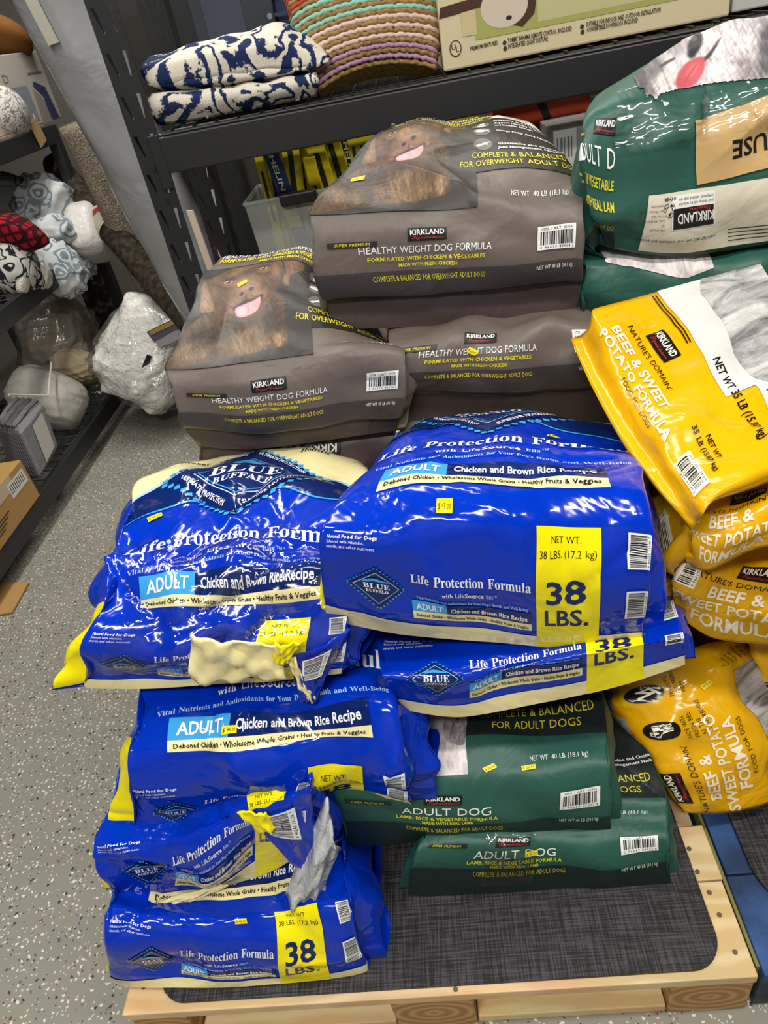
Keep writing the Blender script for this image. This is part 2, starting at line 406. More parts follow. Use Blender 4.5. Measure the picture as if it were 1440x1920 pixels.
def tape(key, a0, b0, a1, b1, seed=3, lift=0.0035, amp=0.0022):
    """clear glossy film stuck over part of a bag, with creases of its own"""
    sf, root = BAGS[key]; rg = np.random.RandomState(seed)
    na, nb = 46, 34; AA, BB = np.meshgrid(np.linspace(a0, a1, na), np.linspace(b0, b1, nb)); a, b = AA.ravel(), BB.ravel()
    P, n = sf.ev(a, b); d = np.full(len(a), lift)
    for k in range(9):
        th = rg.uniform(0, math.pi); wl = rg.uniform(0.05, 0.2); d += amp * 0.5 * np.abs(np.sin((a * math.cos(th) + b * math.sin(th)) * math.pi / wl + rg.uniform(0, 6)))
    P = P + n * d[:, None]; f = [(j * na + i, j * na + i + 1, (j + 1) * na + i + 1, (j + 1) * na + i) for j in range(nb - 1) for i in range(na - 1)]
    o = obj('clear_tape', P - loc_of(root), f, CLEAR, root, True); o['label'] = 'creased clear packing film'
    return o
def clearmat(name, rough=0.08, tint=(1, 1, 1, 1), fac=0.10, bump=(('noise', 15, 0.55, 0.014), ('ridge', 10, 0.35, 0.01))):
    mt = pm(name, '#ffffff', rough, bump=bump); nt, N, L = nodes(mt); nm = N['Principled BSDF'].inputs['Normal'].links[0].from_socket
    g = N.new('ShaderNodeBsdfGlossy'); g.inputs['Roughness'].default_value = rough; L.new(nm, g.inputs['Normal'])
    t = N.new('ShaderNodeBsdfTransparent'); t.inputs['Color'].default_value = tint
    fr = N.new('ShaderNodeFresnel'); fr.inputs['IOR'].default_value = 1.45; L.new(nm, fr.inputs['Normal'])
    ad = N.new('ShaderNodeMath'); ad.operation = 'MULTIPLY_ADD'; ad.inputs[1].default_value = 0.6; ad.inputs[2].default_value = fac; ad.use_clamp = True; L.new(fr.outputs[0], ad.inputs[0])
    mx = N.new('ShaderNodeMixShader'); L.new(ad.outputs[0], mx.inputs[0]); L.new(t.outputs[0], mx.inputs[1]); L.new(g.outputs[0], mx.inputs[2])
    L.new(mx.outputs[0], N['Material Output'].inputs['Surface']); return mt
CLEAR = clearmat('clear_film', fac=.035)

# ---- palettes
BLU = {k: bagmat('blue_bag_' + k, c, 'gloss') for k, c in dict(base='#002fb2', navy='#0a2260', light='#3d9ede', cream='#eadfa6', yellow='#f3e40c', white='#eceef2', black='#10131c', pale='#9fc4ea', grey='#c9cdd6', sticker='#f4dc12', dim='#0b22c4').items()}
BRN = {k: bagmat('brown_bag_' + k, c, 'satin') for k, c in dict(base='#665c55', dark='#403a37', black='#262324', yellow='#e6d91a', white='#eeeeea', ink='#161616', red='#c23a34', oval='#6a625d', bottom='#463b39', sticker='#f2df16', pink='#c07c84', mouth='#3a1d18', amber='#7a4f28', nose='#6c4536').items()}
BRN['fur'] = furmat('printed_brown_fur', '#241810', '#5c4330', 9, 0.52); BRN['furlight'] = furmat('printed_light_brown_fur', '#452e20', '#755238', 8, 0.5); BRN['furdark'] = furmat('printed_dark_brown_fur', '#20130e', '#553724', 9, 0.5)
GRN = {k: bagmat('green_bag_' + k, c, 'satin') for k, c in dict(base='#27564b', dark='#172b27', black='#1b2322', yellow='#d9cf2a', white='#eceeea', ink='#141616', red='#c23a34', sticker='#f2df16', pink='#c9656a', cream='#dcd8c4', kraft='#c3a36f', nose='#22222a', grey='#55555a').items()}
GRN['fur'] = furmat('printed_white_fur', '#8f868b', '#efe6e6', 6, 0.42); GRN['furdark'] = furmat('printed_grey_fur', '#3c3638', '#cfc6c8', 9, 0.5)
YEL = {k: bagmat('yellow_bag_' + k, c, 'yel') for k, c in dict(base='#dfa806', white='#f1ead6', ink='#1b1712', red='#b8322c', sticker='#f2e04a', photo='#d8d6d2', orange='#f09a08').items()}
YEL['fur'] = furmat('printed_black_and_white_fur', '#36363a', '#e0dfdd', 3.5, 0.47)


# ---- printed photographs: colours painted per vertex on a fine grid that follows the bag
class Paint:
    def __init__(s, X, Y, bg, seed=1): s.X, s.Y = X, Y; s.C = np.tile(np.array(bg, float), (len(X), 1)); s.rg = np.random.RandomState(seed)
    def mix(s, m, c): m = np.clip(m, 0, 1)[:, None]; s.C = s.C * (1 - m) + np.array(c, float) * m
    def ell(s, x, y, rx, ry, c, al=1.0, soft=0.5, rot=0.0):
        q, r = math.cos(rot), math.sin(rot); u = ((s.X - x) * q + (s.Y - y) * r) / rx; v = (-(s.X - x) * r + (s.Y - y) * q) / ry; d = np.sqrt(u * u + v * v); t = np.clip((1 + soft * .5 - d) / max(soft, 1e-3), 0, 1); s.mix(al * t * t * (3 - 2 * t), c)
    def mask(s, pts, soft=4.0, smooth=4):
        p = closed(pts, smooth) if smooth else np.array(pts, float); ins = np.zeros(len(s.X), bool); dm = np.full(len(s.X), 1e9)
        for i in range(len(p)):
            a, b = p[i], p[(i + 1) % len(p)]; e = b - a; wx, wy = s.X - a[0], s.Y - a[1]; t = np.clip((wx * e[0] + wy * e[1]) / max(e @ e, 1e-9), 0, 1); dm = np.minimum(dm, (wx - t * e[0]) ** 2 + (wy - t * e[1]) ** 2)
            c = ((a[1] > s.Y) != (b[1] > s.Y)) & (s.X < (b[0] - a[0]) * (s.Y - a[1]) / ((b[1] - a[1]) if abs(b[1] - a[1]) > 1e-9 else 1e-9) + a[0]); ins ^= c
        d = np.sqrt(dm) * np.where(ins, 1, -1); return np.clip(d / soft * .5 + .5, 0, 1)
    def poly(s, pts, c, al=1.0, soft=4.0, smooth=4): s.mix(s.mask(pts, soft, smooth) * al, c)
    def fur(s, m, amt, ang, fx, fy):
        """streaky strands: value noise stretched along ang"""
        q, r = math.cos(ang), math.sin(ang); u = s.X * q + s.Y * r + 18 * np.sin(s.X * .011 + s.Y * .017); v = -s.X * r + s.Y * q + 14 * np.sin(s.X * .019 - s.Y * .013); n = np.zeros(len(u))
        for k in range(3):
            f = 1.9 ** k; U, V = u / fx * f + 50, v / fy * f + 50; i, j = np.floor(U).astype(int), np.floor(V).astype(int); a, b = U - i, V - j; G = s.rg.rand(97, 97); g = lambda y, x: G[y % 97, x % 97]
            a = a * a * (3 - 2 * a); b = b * b * (3 - 2 * b); n += (g(j, i) * (1 - a) * (1 - b) + g(j, i + 1) * a * (1 - b) + g(j + 1, i) * (1 - a) * b + g(j + 1, i + 1) * a * b - .5) / f ** .6
        s.C = np.clip(s.C * (1 + (amt * n * m)[:, None]), 0, 255)
def photo_part(sf, root, a0, a1, b0, b1, na, nb, paintfn, keep=None, lift=.0019, name='dog_picture'):
    AA, BB = np.meshgrid(np.linspace(a0, a1, na), np.linspace(b0, b1, nb)); a, b = AA.ravel(), BB.ravel(); P, n = sf.ev(a, b, lift); C, K = paintfn(a, b, P)
    q = np.arange((nb - 1) * na).reshape(nb - 1, na)[:, :-1].ravel(); F = np.c_[q, q + 1, q + 1 + na, q + na]; F = F[K[F].all(1)]; us = np.unique(F); mp = np.zeros(len(a), int); mp[us] = np.arange(len(us))
    o = obj(name, P[us] - loc_of(root), mp[F], PHOTO, root, True, normals=n[us]); at_ = o.data.color_attributes.new('ink', 'FLOAT_COLOR', 'POINT'); c = np.clip(C[us] / 255, 0, 1); c = np.where(c > .04045, ((c + .055) / 1.055) ** 2.4, c / 12.92)
    at_.data.foreach_set('color', np.c_[c, np.ones(len(c))].astype(np.float32).ravel()); return o
PHOTO = bagmat('printed_photograph', '#808080', 'satin'); nt, N, L = nodes(PHOTO); _a = N.new('ShaderNodeAttribute'); _a.attribute_name = 'ink'; L.new(_a.outputs['Color'], N['Principled BSDF'].inputs['Base Color'])
def inv_kd(a, b):
    ys = [60, 93, 173, 307, 520, 680]; bs = [1.12, 1.1, 1, .8, .56, .38]; y = np.interp(-b, [-q for q in bs], ys); x0 = np.interp(y, ys, [340, 320, 227, 173, 99, 35]); x5 = np.interp(y, ys, [684, 680, 667, 653, 640, 640])
    return ((x0 + a / .5 * (x5 - x0)) - 186.7) / .7003, (y - 80) / .7003
def lab_picture(a, b, P):
    X, Y = inv_kd(a, b); p = Paint(X, Y, (54, 51, 49), 7)
    body = [(-215, 845), (-185, 760), (-130, 690), (-60, 610), (0, 530), (60, 465), (130, 410), (220, 390), (450, 400), (545, 335), (580, 355), (628, 425), (632, 480), (626, 560), (640, 640), (648, 715), (636, 765), (480, 778), (330, 788), (180, 803), (0, 826), (-120, 842)]
    mb = p.mask(body, 5); p.mix(mb, (78, 60, 44))
    B = lambda x, y, rx, ry, c, al, rot=0: p.mix(_e(p, x, y, rx, ry, rot) * mb * al, c)
    for e in ((380, 690, 190, 130, (116, 93, 68), .8), (545, 545, 95, 130, (56, 45, 36), .85), (330, 520, 190, 75, (60, 46, 34), .8), (40, 480, 80, 60, (122, 100, 80), .45), (120, 590, 130, 75, (52, 42, 34), .75), (20, 720, 130, 80, (104, 82, 60), .7), (-110, 760, 80, 70, (92, 74, 56), .6), (150, 740, 30, 70, (58, 45, 34), .7), (592, 715, 45, 70, (156, 128, 98), .6), (450, 640, 60, 120, (92, 72, 52), .5)): B(*e)
    p.fur(mb, .30, 1.25, 60, 14); p.fur(mb, .26, 1.9, 34, 6)
    head = [(132, 240), (158, 190), (230, 138), (300, 104), (400, 82), (500, 76), (572, 90), (612, 130), (607, 200), (588, 260), (572, 305), (548, 365), (512, 432), (470, 472), (385, 495), (300, 474), (240, 425), (200, 412), (170, 380), (158, 310)]
    mh = p.mask(head, 6); p.mix(mh, (88, 64, 46)); H = lambda x, y, rx, ry, c, al, rot=0: p.mix(_e(p, x, y, rx, ry, rot) * mh * al, c)
    for e in ((400, 118, 130, 42, (116, 86, 62), .7), (385, 180, 34, 60, (62, 46, 34), .6), (258, 220, 78, 58, (54, 40, 31), .75), (482, 165, 84, 52, (54, 40, 31), .75), (200, 200, 45, 40, (118, 90, 66), .5), (300, 150, 60, 20, (124, 94, 68), .5, -.4), (560, 165, 34, 70, (132, 92, 64), .6), (205, 335, 50, 70, (68, 50, 37), .6), (545, 290, 40, 70, (70, 52, 38), .6), (365, 275, 120, 85, (108, 82, 58), .85), (345, 250, 62, 45, (146, 116, 80), .7), (430, 260, 50, 50, (122, 94, 66), .6), (365, 360, 135, 55, (116, 86, 62), .8), (280, 360, 40, 26, (134, 104, 78), .5), (450, 340, 40, 30, (134, 104, 78), .5)): H(*e)
    p.fur(mh, .26, .9, 34, 6)
    for pts, c, hi in (([(100, 225), (135, 203), (158, 290), (172, 388), (150, 410), (92, 413), (77, 380), (85, 300)], (116, 90, 67), (115, 330, 30, 70)), ([(540, 76), (600, 80), (700, 94), (769, 128), (742, 172), (672, 202), (657, 238), (656, 264), (632, 273), (605, 250), (624, 200), (610, 140)], (110, 80, 58), (634, 225, 18, 45))):
        m_ = p.mask(pts, 5); p.mix(m_, c); p.mix(_e(p, hi[0], hi[1], hi[2], hi[3]) * m_ * .7, (142, 110, 82)); p.fur(m_, .3, 1.3, 40, 7)
    p.poly([(600, 95), (625, 130), (640, 190), (628, 200), (612, 150)], (46, 34, 27), .7, 6); p.poly([(140, 215), (165, 300), (180, 385), (168, 390), (155, 300)], (44, 33, 26), .6, 6)
    p.ell(262, 422, 24, 20, (150, 104, 82), .55); p.ell(494, 352, 18, 34, (150, 104, 82), .55); p.ell(390, 490, 110, 22, (82, 60, 45), .7)
    p.poly([(272, 408), (330, 378), (372, 368), (410, 372), (482, 355), (470, 400), (380, 415), (300, 430)], (44, 25, 25), 1, 5)
    p.poly([(288, 412), (350, 396), (420, 388), (466, 372), (464, 420), (442, 458), (402, 477), (342, 482), (300, 468)], (214, 152, 160), 1, 4); p.ell(335, 440, 40, 26, (232, 182, 188), .6); p.ell(380, 430, 4, 40, (182, 112, 122), .7); p.ell(440, 410, 22, 30, (196, 130, 140), .5)
    p.poly([(305, 318), (330, 285), (372, 272), (420, 272), (450, 290), (446, 318), (410, 334), (372, 345), (330, 338)], (122, 87, 74), .95, 7); p.ell(375, 288, 50, 12, (152, 118, 102), .6); p.ell(337, 318, 17, 12, (44, 26, 23)); p.ell(408, 302, 17, 12, (44, 26, 23)); p.ell(371, 345, 4, 24, (58, 34, 29), .9)
    for x, y in ((257, 215), (485, 158)):
        p.ell(x, y + 6, 42, 32, (158, 112, 90), .7); p.ell(x, y, 33, 25, (38, 28, 23)); p.ell(x, y + 1, 27, 19, (164, 144, 108)); p.ell(x, y - 1, 18, 17, (112, 86, 52)); p.ell(x, y - 1, 9, 9, (16, 12, 10)); p.ell(x - 6, y - 7, 5, 4, (240, 240, 236)); p.ell(x, y - 18, 34, 9, (44, 32, 26), .8)
    return p.C, np.ones(len(a), bool)
def _e(p, x, y, rx, ry, rot=0):
    q, r = math.cos(rot), math.sin(rot); u = ((p.X - x) * q + (p.Y - y) * r) / rx; v = (-(p.X - x) * r + (p.Y - y) * q) / ry; t = np.clip(1.25 - np.sqrt(u * u + v * v), 0, 1); return np.clip(t * t * (3 - 2 * t) * 1.3, 0, 1)
def husky_picture(a, b, P):
    q = (P - EYE) @ RC; px = 720 + FPX * q[:, 0] / q[:, 2]; py = 960 + FPX * q[:, 1] / q[:, 2]; X, Y = (px - 900) / .375, py / .375     # where the print shows on the bag
    p = Paint(X, Y, (194, 186, 188), 11); one = np.ones(len(X))
    for e in ((850, 370, 75, 110, (96, 90, 94), .85, .5), (980, 235, 90, 40, (158, 150, 154), .6, .5), (930, 420, 70, 60, (226, 216, 214), .7, .6), (1200, 190, 150, 80, (214, 206, 205), .8, .6), (1330, 350, 110, 60, (126, 116, 120), .6, .7), (1440, 250, 50, 130, (60, 56, 60), .7, .8), (1230, 360, 70, 50, (232, 222, 220), .7, .6), (800, 400, 40, 60, (60, 58, 62), .6, .7)): p.ell(*e)
    p.fur(one, .32, 1.1, 60, 10); p.fur(one, .2, 2.1, 40, 8)
    p.poly([(900, 330), (935, 305), (972, 288), (972, 296), (938, 318), (905, 334)], (30, 28, 30), .95, 5, 3)
    p.poly([(1205, 188), (1185, 230), (1150, 285), (1115, 310), (1112, 296), (1145, 262), (1180, 215)], (52, 44, 48), .9, 6, 3)
    p.poly([(978, 425), (990, 370), (1025, 320), (1070, 292), (1112, 284), (1126, 318), (1108, 380), (1065, 428), (1010, 442)], (188, 84, 92), 1, 6); p.ell(1060, 350, 45, 20, (212, 116, 120), .6, .8, -.9); p.ell(1052, 366, 5, 62, (150, 62, 70), .6, .5, .6)
    p.poly([(1036, 262), (1042, 215), (1075, 172), (1106, 168), (1114, 205), (1098, 245), (1066, 288), (1042, 286)], (38, 40, 48), 1, 8); p.ell(1072, 196, 16, 10, (112, 112, 120), .7, .8, -.8); p.ell(1055, 255, 9, 14, (12, 12, 16), .8)
    K = p.mask([(765, 385), (810, 345), (860, 300), (1000, 210), (1100, 100), (1270, 40), (1700, 40), (1700, 360), (1440, 392), (1200, 412), (1000, 445), (905, 470), (880, 505), (850, 470), (832, 495), (815, 440), (790, 440)], 1, 0) > .5
    return p.C, K
# ---- blue bag print: a across (0..1), b up from the bottom seam, unit = bag width
def blue_logo(t, a, b, ra, rb, small):
    P = 'brand_emblem' if small else 'brand_emblem#2'
    t.poly(P, 1, 'navy', [(a, b - rb), (a + ra, b), (a, b + rb), (a - ra, b)])
    n = 9 if small else 12                                        # stepped light-blue border blocks
    for sx, sy in ((1, 1), (1, -1), (-1, 1), (-1, -1)):
        for k in range(n):
            q = (k + 0.5) / n; x, y = a + sx * ra * q, b + sy * rb * (1 - q); d = (0.55 if small else 0.8) / n / 2
            t.poly(P, 2, 'light', [(x - ra * d, y - rb * d), (x + ra * d, y - rb * d), (x + ra * d, y + rb * d), (x - ra * d, y + rb * d)])
    if small:
        for f, l, mm in ((0.86, 3, 'navy'), (0.78, 4, 'pale'), (0.74, 5, 'navy')): t.poly(P, l, mm, [(a, b - rb * f), (a + ra * f, b), (a, b + rb * f), (a - ra * f, b)])
    else:
        for f, l, mm in ((0.90, 3, 'navy'), (0.62, 4, 'white'), (0.605, 5, 'navy'), (0.57, 6, 'light'), (0.55, 7, 'navy')): t.poly(P, l, mm, [(a, b - rb * f), (a + ra * f, b), (a, b + rb * f), (a - ra * f, b)])
    bs = ra * (0.46 if small else 0.20)
    t.poly(P, 8, 'light', [(a - bs, b + rb * .30), (a - bs * .6, b + rb * .42), (a - .1 * bs, b + rb * .50), (a + bs * .5, b + rb * .40), (a + bs, b + rb * .34), (a + bs * .5, b + rb * .30), (a - .2 * bs, b + rb * .33), (a - .7 * bs, b + rb * .25)], 4)
    t.text(P, 8, 'white', 'BLUE', a, b - rb * 0.06, rb * 0.26, 'serif', w=ra * 0.86, align='c'); t.text(P, 8, 'white', 'BUFFALO', a, b - rb * 0.25, rb * 0.13, 'serif', w=ra * 0.72, align='c', res=1)
    if not small:
        an = math.atan2(rb, ra); ln = math.hypot(ra, rb)
        for tx, x, y, r in (('SUPERIOR NUTRITION', a - ra * 0.70, b + rb * 0.12, an), ('ULTIMATE PROTECTION', a + ra * 0.06, b + rb * 0.76, -an), ('ULTIMATE PROTECTION', a - ra * 0.75, b - rb * 0.09, -an), ('SUPERIOR NUTRITION', a + ra * 0.11, b - rb * 0.76, an)):
            t.text(P, 8, 'white', tx, x, y, rb * 0.075, 'bold', w=ln * 0.62, rot=r, res=1)
def blue_words(t, a0, a1, b, hh, part='lettering', fn=None):
    w = a1 - a0; c = (a0 + a1) / 2
    t.text(part, 2, 'white', 'Life Protection Formula', a0, b, hh, 'serif', w=w, fn=fn)
    t.text(part, 2, 'white', 'with', c - w * 0.2, b - hh * 1.1, hh * 0.42, 'serif', w=w * 0.09, align='c', res=1, fn=fn); t.text(part, 2, 'white', 'Life', c - w * 0.13, b - hh * 1.1, hh * 0.5, 'sans', w=w * 0.075, res=1, fn=fn)
    t.text(part, 2, 'white', 'Source', c - w * 0.05, b - hh * 1.1, hh * 0.5, 'bold', w=w * 0.16, res=1, fn=fn); t.text(part, 2, 'pale', 'Bits\u2122', c + w * 0.13, b - hh * 1.1, hh * 0.42, 'serif', w=w * 0.09, res=1, fn=fn)
    t.text(part, 2, 'pale', "Vital Nutrients and Antioxidants for Your Dog's Health and Well-Being", c, b - hh * 1.95, hh * 0.33, 'serif', w=w * 0.94, align='c', res=1, fn=fn)
def blue_ribbon(t, a0, am, a1, b0, b1, b2, P='recipe_ribbon'):
    P = P; t.rect(P, 1, 'cream', a0, b0, a1, b1); t.rect(P, 1, 'navy', am, b1, a1, b2); t.rect(P, 1, 'light', a0, b1, am, b2); h = b2 - b1
    t.text(P, 3, 'white', 'ADULT', (a0 + am) / 2, b1 + h * 0.22, h * 0.55, 'bold', w=(am - a0) * 0.78, align='c'); t.text(P, 3, 'white', 'Chicken and Brown Rice Recipe', am + (a1 - am) * .05, b1 + h * 0.28, h * 0.42, 'bold', w=(a1 - am) * 0.90)
    t.text(P, 3, 'black', 'Deboned Chicken \u2022 Wholesome Whole Grains \u2022 Healthy Fruits & Veggies', (a0 + a1) / 2, b0 + (b1 - b0) * 0.32, (b1 - b0) * 0.42, 'bold', w=(a1 - a0) * 0.95, align='c', res=1)
def blue_art():
    t = Art(); P = 'front_print'
    t.rect('seam_strip', 0, 'cream', -.02, -.01, 1.02, .042)
    t.rect('weight_band', 1, 'yellow', .66, -.005, .835, .385)
    t.text('weight_band', 2, 'black', 'NET WT.', .7475, .335, .021, 'sans', w=.085, align='c'); t.text('weight_band', 2, 'black', '38 LBS. (17.2 kg)', .7475, .295, .021, 'sans', w=.155, align='c')
    t.text('weight_band', 2, 'navy', '38', .7475, .155, .075, 'bold', w=.115, align='c'); t.text('weight_band', 2, 'navy', 'LBS.', .7475, .085, .050, 'bold', w=.125, align='c')
    t.barcode(.895, .262, .972, .372, 'white', 'black', seed=2, vert=False); t.barcode(.895, .10, .972, .195, 'white', 'black', seed=2, vert=False, part='barcode_label#2')
    blue_logo(t, .18, .155, .072, .078, True)
    blue_words(t, .275, .645, .192, .032, 'lettering#2'); blue_ribbon(t, .27, .38, .645, .062, .085, .122)
    for k, (s, st) in enumerate((('Natural Food for Dogs', 'bold'), ('Enhanced with vitamins,', 'sans'), ('minerals, and other nutrients', 'sans'))):
        t.text('lettering#3', 2, 'white', s, .05, .325 - .017 * k, .0125 - .002 * (k > 0), st, w=(.135, .105, .13)[k], res=1)
    blue_ribbon(t, .165, .38, .87, .472, .517, .602, 'recipe_ribbon#2')
    arch = lambda v: np.c_[v[:, 0], v[:, 1] - 0.16 * (v[:, 0] - .55) ** 2 * 1.4]
    blue_words(t, .10, .97, .765, .060, fn=arch)
    top = lambda x, k: k - .30 * (x - .5) ** 2 * 1.6
    xs = np.linspace(-.02, 1.02, 14)
    t.poly(P, 0, 'navy', [(x, top(x, 1.01)) for x in xs] + [(x, top(x, 1.17)) for x in xs[::-1]]); t.poly(P, 0, 'cream', [(x, top(x, 1.185)) for x in xs] + [(x, 1.44) for x in xs[::-1]])
    t.poly(P, 1, 'pale', [(x, top(x, 1.17)) for x in xs] + [(x, top(x, 1.185)) for x in xs[::-1]]); t.poly(P, 1, 'light', [(x, top(x, 1.004)) for x in xs] + [(x, top(x, 1.012)) for x in xs[::-1]])
    blue_logo(t, .5, 1.11, .34, .235, False)
    t.text('lettering', 2, 'black', 'Healthy', .20, 1.25, .024, 'serifit', w=.12, res=1); t.text('lettering', 2, 'black', 'Holistic', .70, 1.27, .024, 'serifit', w=.12, res=1)
    t.poly('side_print', 0, 'yellow', [(-.29, .0), (-.03, .02), (-.03, .46), (-.12, .60), (-.29, .60)])
    return t
def kirk(t, a0, b0, a1, b1, pal_red='red'):
    P = 'brand_emblem'; w, h = a1 - a0, b1 - b0
    t.rect(P, 2, 'ink', a0, b0, a1, b1); t.text(P, 3, 'white', 'KIRKLAND', a0 + w * .06, b0 + h * .48, h * .38, 'bold', w=w * .88); t.text(P, 3, pal_red, 'Signature', a0 + w * .10, b0 + h * .16, h * .28, 'script', w=w * .62, res=1)
    t.line(P, 3, pal_red, [(a0 + w * .7, b0 + h * .20), (a0 + w * .92, b0 + h * .22)], h * .035)
def kd(x, y):   # dog picture coordinates -> print coordinates
    ys = [60, 93, 173, 307, 520, 680]; b = np.interp(y, ys, [1.12, 1.1, 1, .8, .56, .38]); x0 = np.interp(y, ys, [340, 320, 227, 173, 99, 35]); x5 = np.interp(y, ys, [684, 680, 667, 653, 640, 640])
    return (.5 * (x - x0) / (x5 - x0), b)
def brown_art(top=True):
    t = Art(); P = 'front_print'; K = lambda pts: [kd(*p) for p in pts]
    t.rect('bottom_band', 0, 'dark', -.02, .003, 1.02, .092); t.rect('gusset_panel', 0, 'bottom', -.03, -.3, 1.03, -.016)
    t.text('lettering', 2, 'yellow', 'COMPLETE & BALANCED FOR OVERWEIGHT ADULT DOGS', .205, .055, .020, w=.425, res=1)
    t.text('lettering', 2, 'white', 'NET WT 40 LB (18.1 kg)', .815, .062, .016, w=.11, res=1)
    t.text('lettering', 2, 'yellow', 'MADE WITH FRESH CHICKEN', .305, .109, .016, 'bold', w=.22, res=1); t.text('lettering', 2, 'yellow', 'FORMULATED WITH CHICKEN & VEGETABLES', .20, .138, .0185, 'bold', w=.43, res=1)
    t.text('lettering', 2, 'white', 'HEALTHY WEIGHT DOG FORMULA', .178, .175, .036, w=.475)
    kirk(t, .345, .235, .485, .295); t.rect('premium_tag', 2, 'black', .09, .212, .235, .241); t.text('premium_tag', 3, 'yellow', 'SUPER PREMIUM', .112, .2195, .014, 'ital', w=.10, res=1)
    t.barcode(.815, .145, .935, .265, 'white', 'ink', '0 96619 43054 2', 5, head='ITM. / ART. 430541')
    t.text('lettering', 2, 'white', 'NET WT  40 LB (18.1 kg)', .725, .435, .026, 'sans', w=.185)
    if not top: return t
    t.poly(P, 1, 'black', [(-.03, .383), (.54, .383), (.54, .565), (.66, .582), (.80, .585), (.92, .57), (1.02, .55), (1.04, 1.03), (-.03, 1.03)])
    t.text('lettering', 3, 'yellow', 'FOR OVERWEIGHT ADULT DOGS', .535, .615, .038, w=.455); t.text('lettering', 3, 'yellow', 'COMPLETE & BALANCED', .585, .672, .038, w=.355)
    for k, (b, l1, l2, l3) in enumerate(((.76, 'Joint Management Nutrition', 'Glucosamine and Chondroitin', ''), (.865, '', 'Omega Fatty Acid Nutrition', ''), (.955, 'and Immune System', 'Support Healthy Digestive', 'Probiotics and Prebiotics'))):
        t.ell('icon#%d' % k, 2, 'oval', .635, b + .01, .042, .040)
        sh = [[(-.032, -.01), (-.012, .0), (.012, .012), (.034, .014), (.016, .0), (.028, -.014), (.012, -.004), (-.004, -.008), (-.022, -.020)], [(-.034, 0), (-.02, .012), (0, .015), (.02, .006), (.034, .014), (.03, 0), (.034, -.014), (.02, -.006), (0, -.015), (-.02, -.012)], [(-.02, -.022), (.018, -.022), (.02, -.008), (-.004, -.002), (.016, .010), (.022, .022), (.004, .028), (-.012, .024), (.006, .014), (-.018, .0), (-.012, -.012)]][k]
        t.poly('icon#%d' % k, 3, 'white', [(.635 + x, b + .01 + y) for x, y in sh], 3)
        for j, s in enumerate((l1, l2, l3)):
            if s: t.text('lettering', 3, 'white', s, .70, b - .022 + .027 * j, .017, 'bold', w=.0098 * len(s), res=1)
    t.poly('corner_print', 2, 'white', [(.68, 1.04), (.80, 1.03), (.95, 1.00), (.90, 1.09), (.74, 1.10)]); t.text('lettering', 4, 'red', 'FRESH CHICKEN', .76, 1.05, .02, 'bold', w=.13, res=1)
    t.text('lettering', 3, 'yellow', 'FORMULATED WITH CHICKEN & VEGETABLES', .08, 1.062, .020, 'bold', w=.62, res=1); t.text('lettering', 3, 'yellow', 'MADE WITH FRESH CHICKEN', .30, 1.04, .012, 'bold', w=.35, res=1); t.text('lettering', 3, 'white', 'HEALTHY WEIGHT DOG FORMULA', .08, 1.09, .022, w=.55, res=1)
    return t
def green_art():
    t = Art(); P = 'front_print'
    t.rect('bottom_band', 0, 'dark', -.02, -.02, 1.02, .10)
    t.text('lettering', 2, 'yellow', 'COMPLETE & BALANCED FOR ADULT DOGS', .24, .072, .018, w=.36, res=1); t.text('lettering', 2, 'white', 'NET WT 40 LB (18.1 kg)', .80, .092, .016, w=.115, res=1)
    t.text('lettering', 2, 'yellow', 'MADE WITH REAL LAMB', .305, .107, .015, 'bold', w=.19, res=1); t.text('lettering', 2, 'yellow', 'LAMB, RICE & VEGETABLE FORMULA', .215, .128, .0185, 'bold', w=.37, res=1)
    t.text('lettering', 2, 'white', 'ADULT DOG', .235, .158, .045, w=.325); kirk(t, .315, .222, .455, .282)
    t.rect('premium_tag', 2, 'black', .07, .215, .205, .243); t.text('premium_tag', 3, 'yellow', 'SUPER PREMIUM', .09, .222, .014, 'ital', w=.095, res=1)
    t.barcode(.80, .165, .92, .265, 'white', 'ink', '0 96619 25332 8', 7, head='ITM. / ART. 25332'); t.text('lettering', 2, 'white', 'NET WT  40 LB (18.1 kg)', .70, .425, .027, w=.185)
    t.poly(P, 1, 'black', [(.44, .565), (1.03, .545), (1.03, 1.05), (.44, 1.05)]); t.rect('dog_picture', 1, 'fur', -.03, .385, .475, 1.05)
    t.poly('dog_picture', 2, 'furdark', [(.40, .55), (.46, .52), (.475, .56), (.475, .70), (.43, .75), (.38, .66)], 4); t.poly('dog_picture', 2, 'furdark', [(.05, .60), (.2, .66), (.3, .75), (.2, .8), (.05, .75)], 4)
    t.text('lettering', 3, 'yellow', 'FOR ADULT DOGS', .575, .592, .042, w=.30); t.text('lettering', 3, 'yellow', 'COMPLETE & BALANCED', .525, .66, .042, w=.40)
    for k, s in enumerate(('Joint Management Nutrition', 'Glucosamine and Chondroitin')): t.text('lettering', 3, 'white', s, .74, .755 + .03 * k, .018, 'bold', w=.0098 * len(s), res=1)
    t.ell('icon', 2, 'grey', .67, .77, .042, .04)
    return t
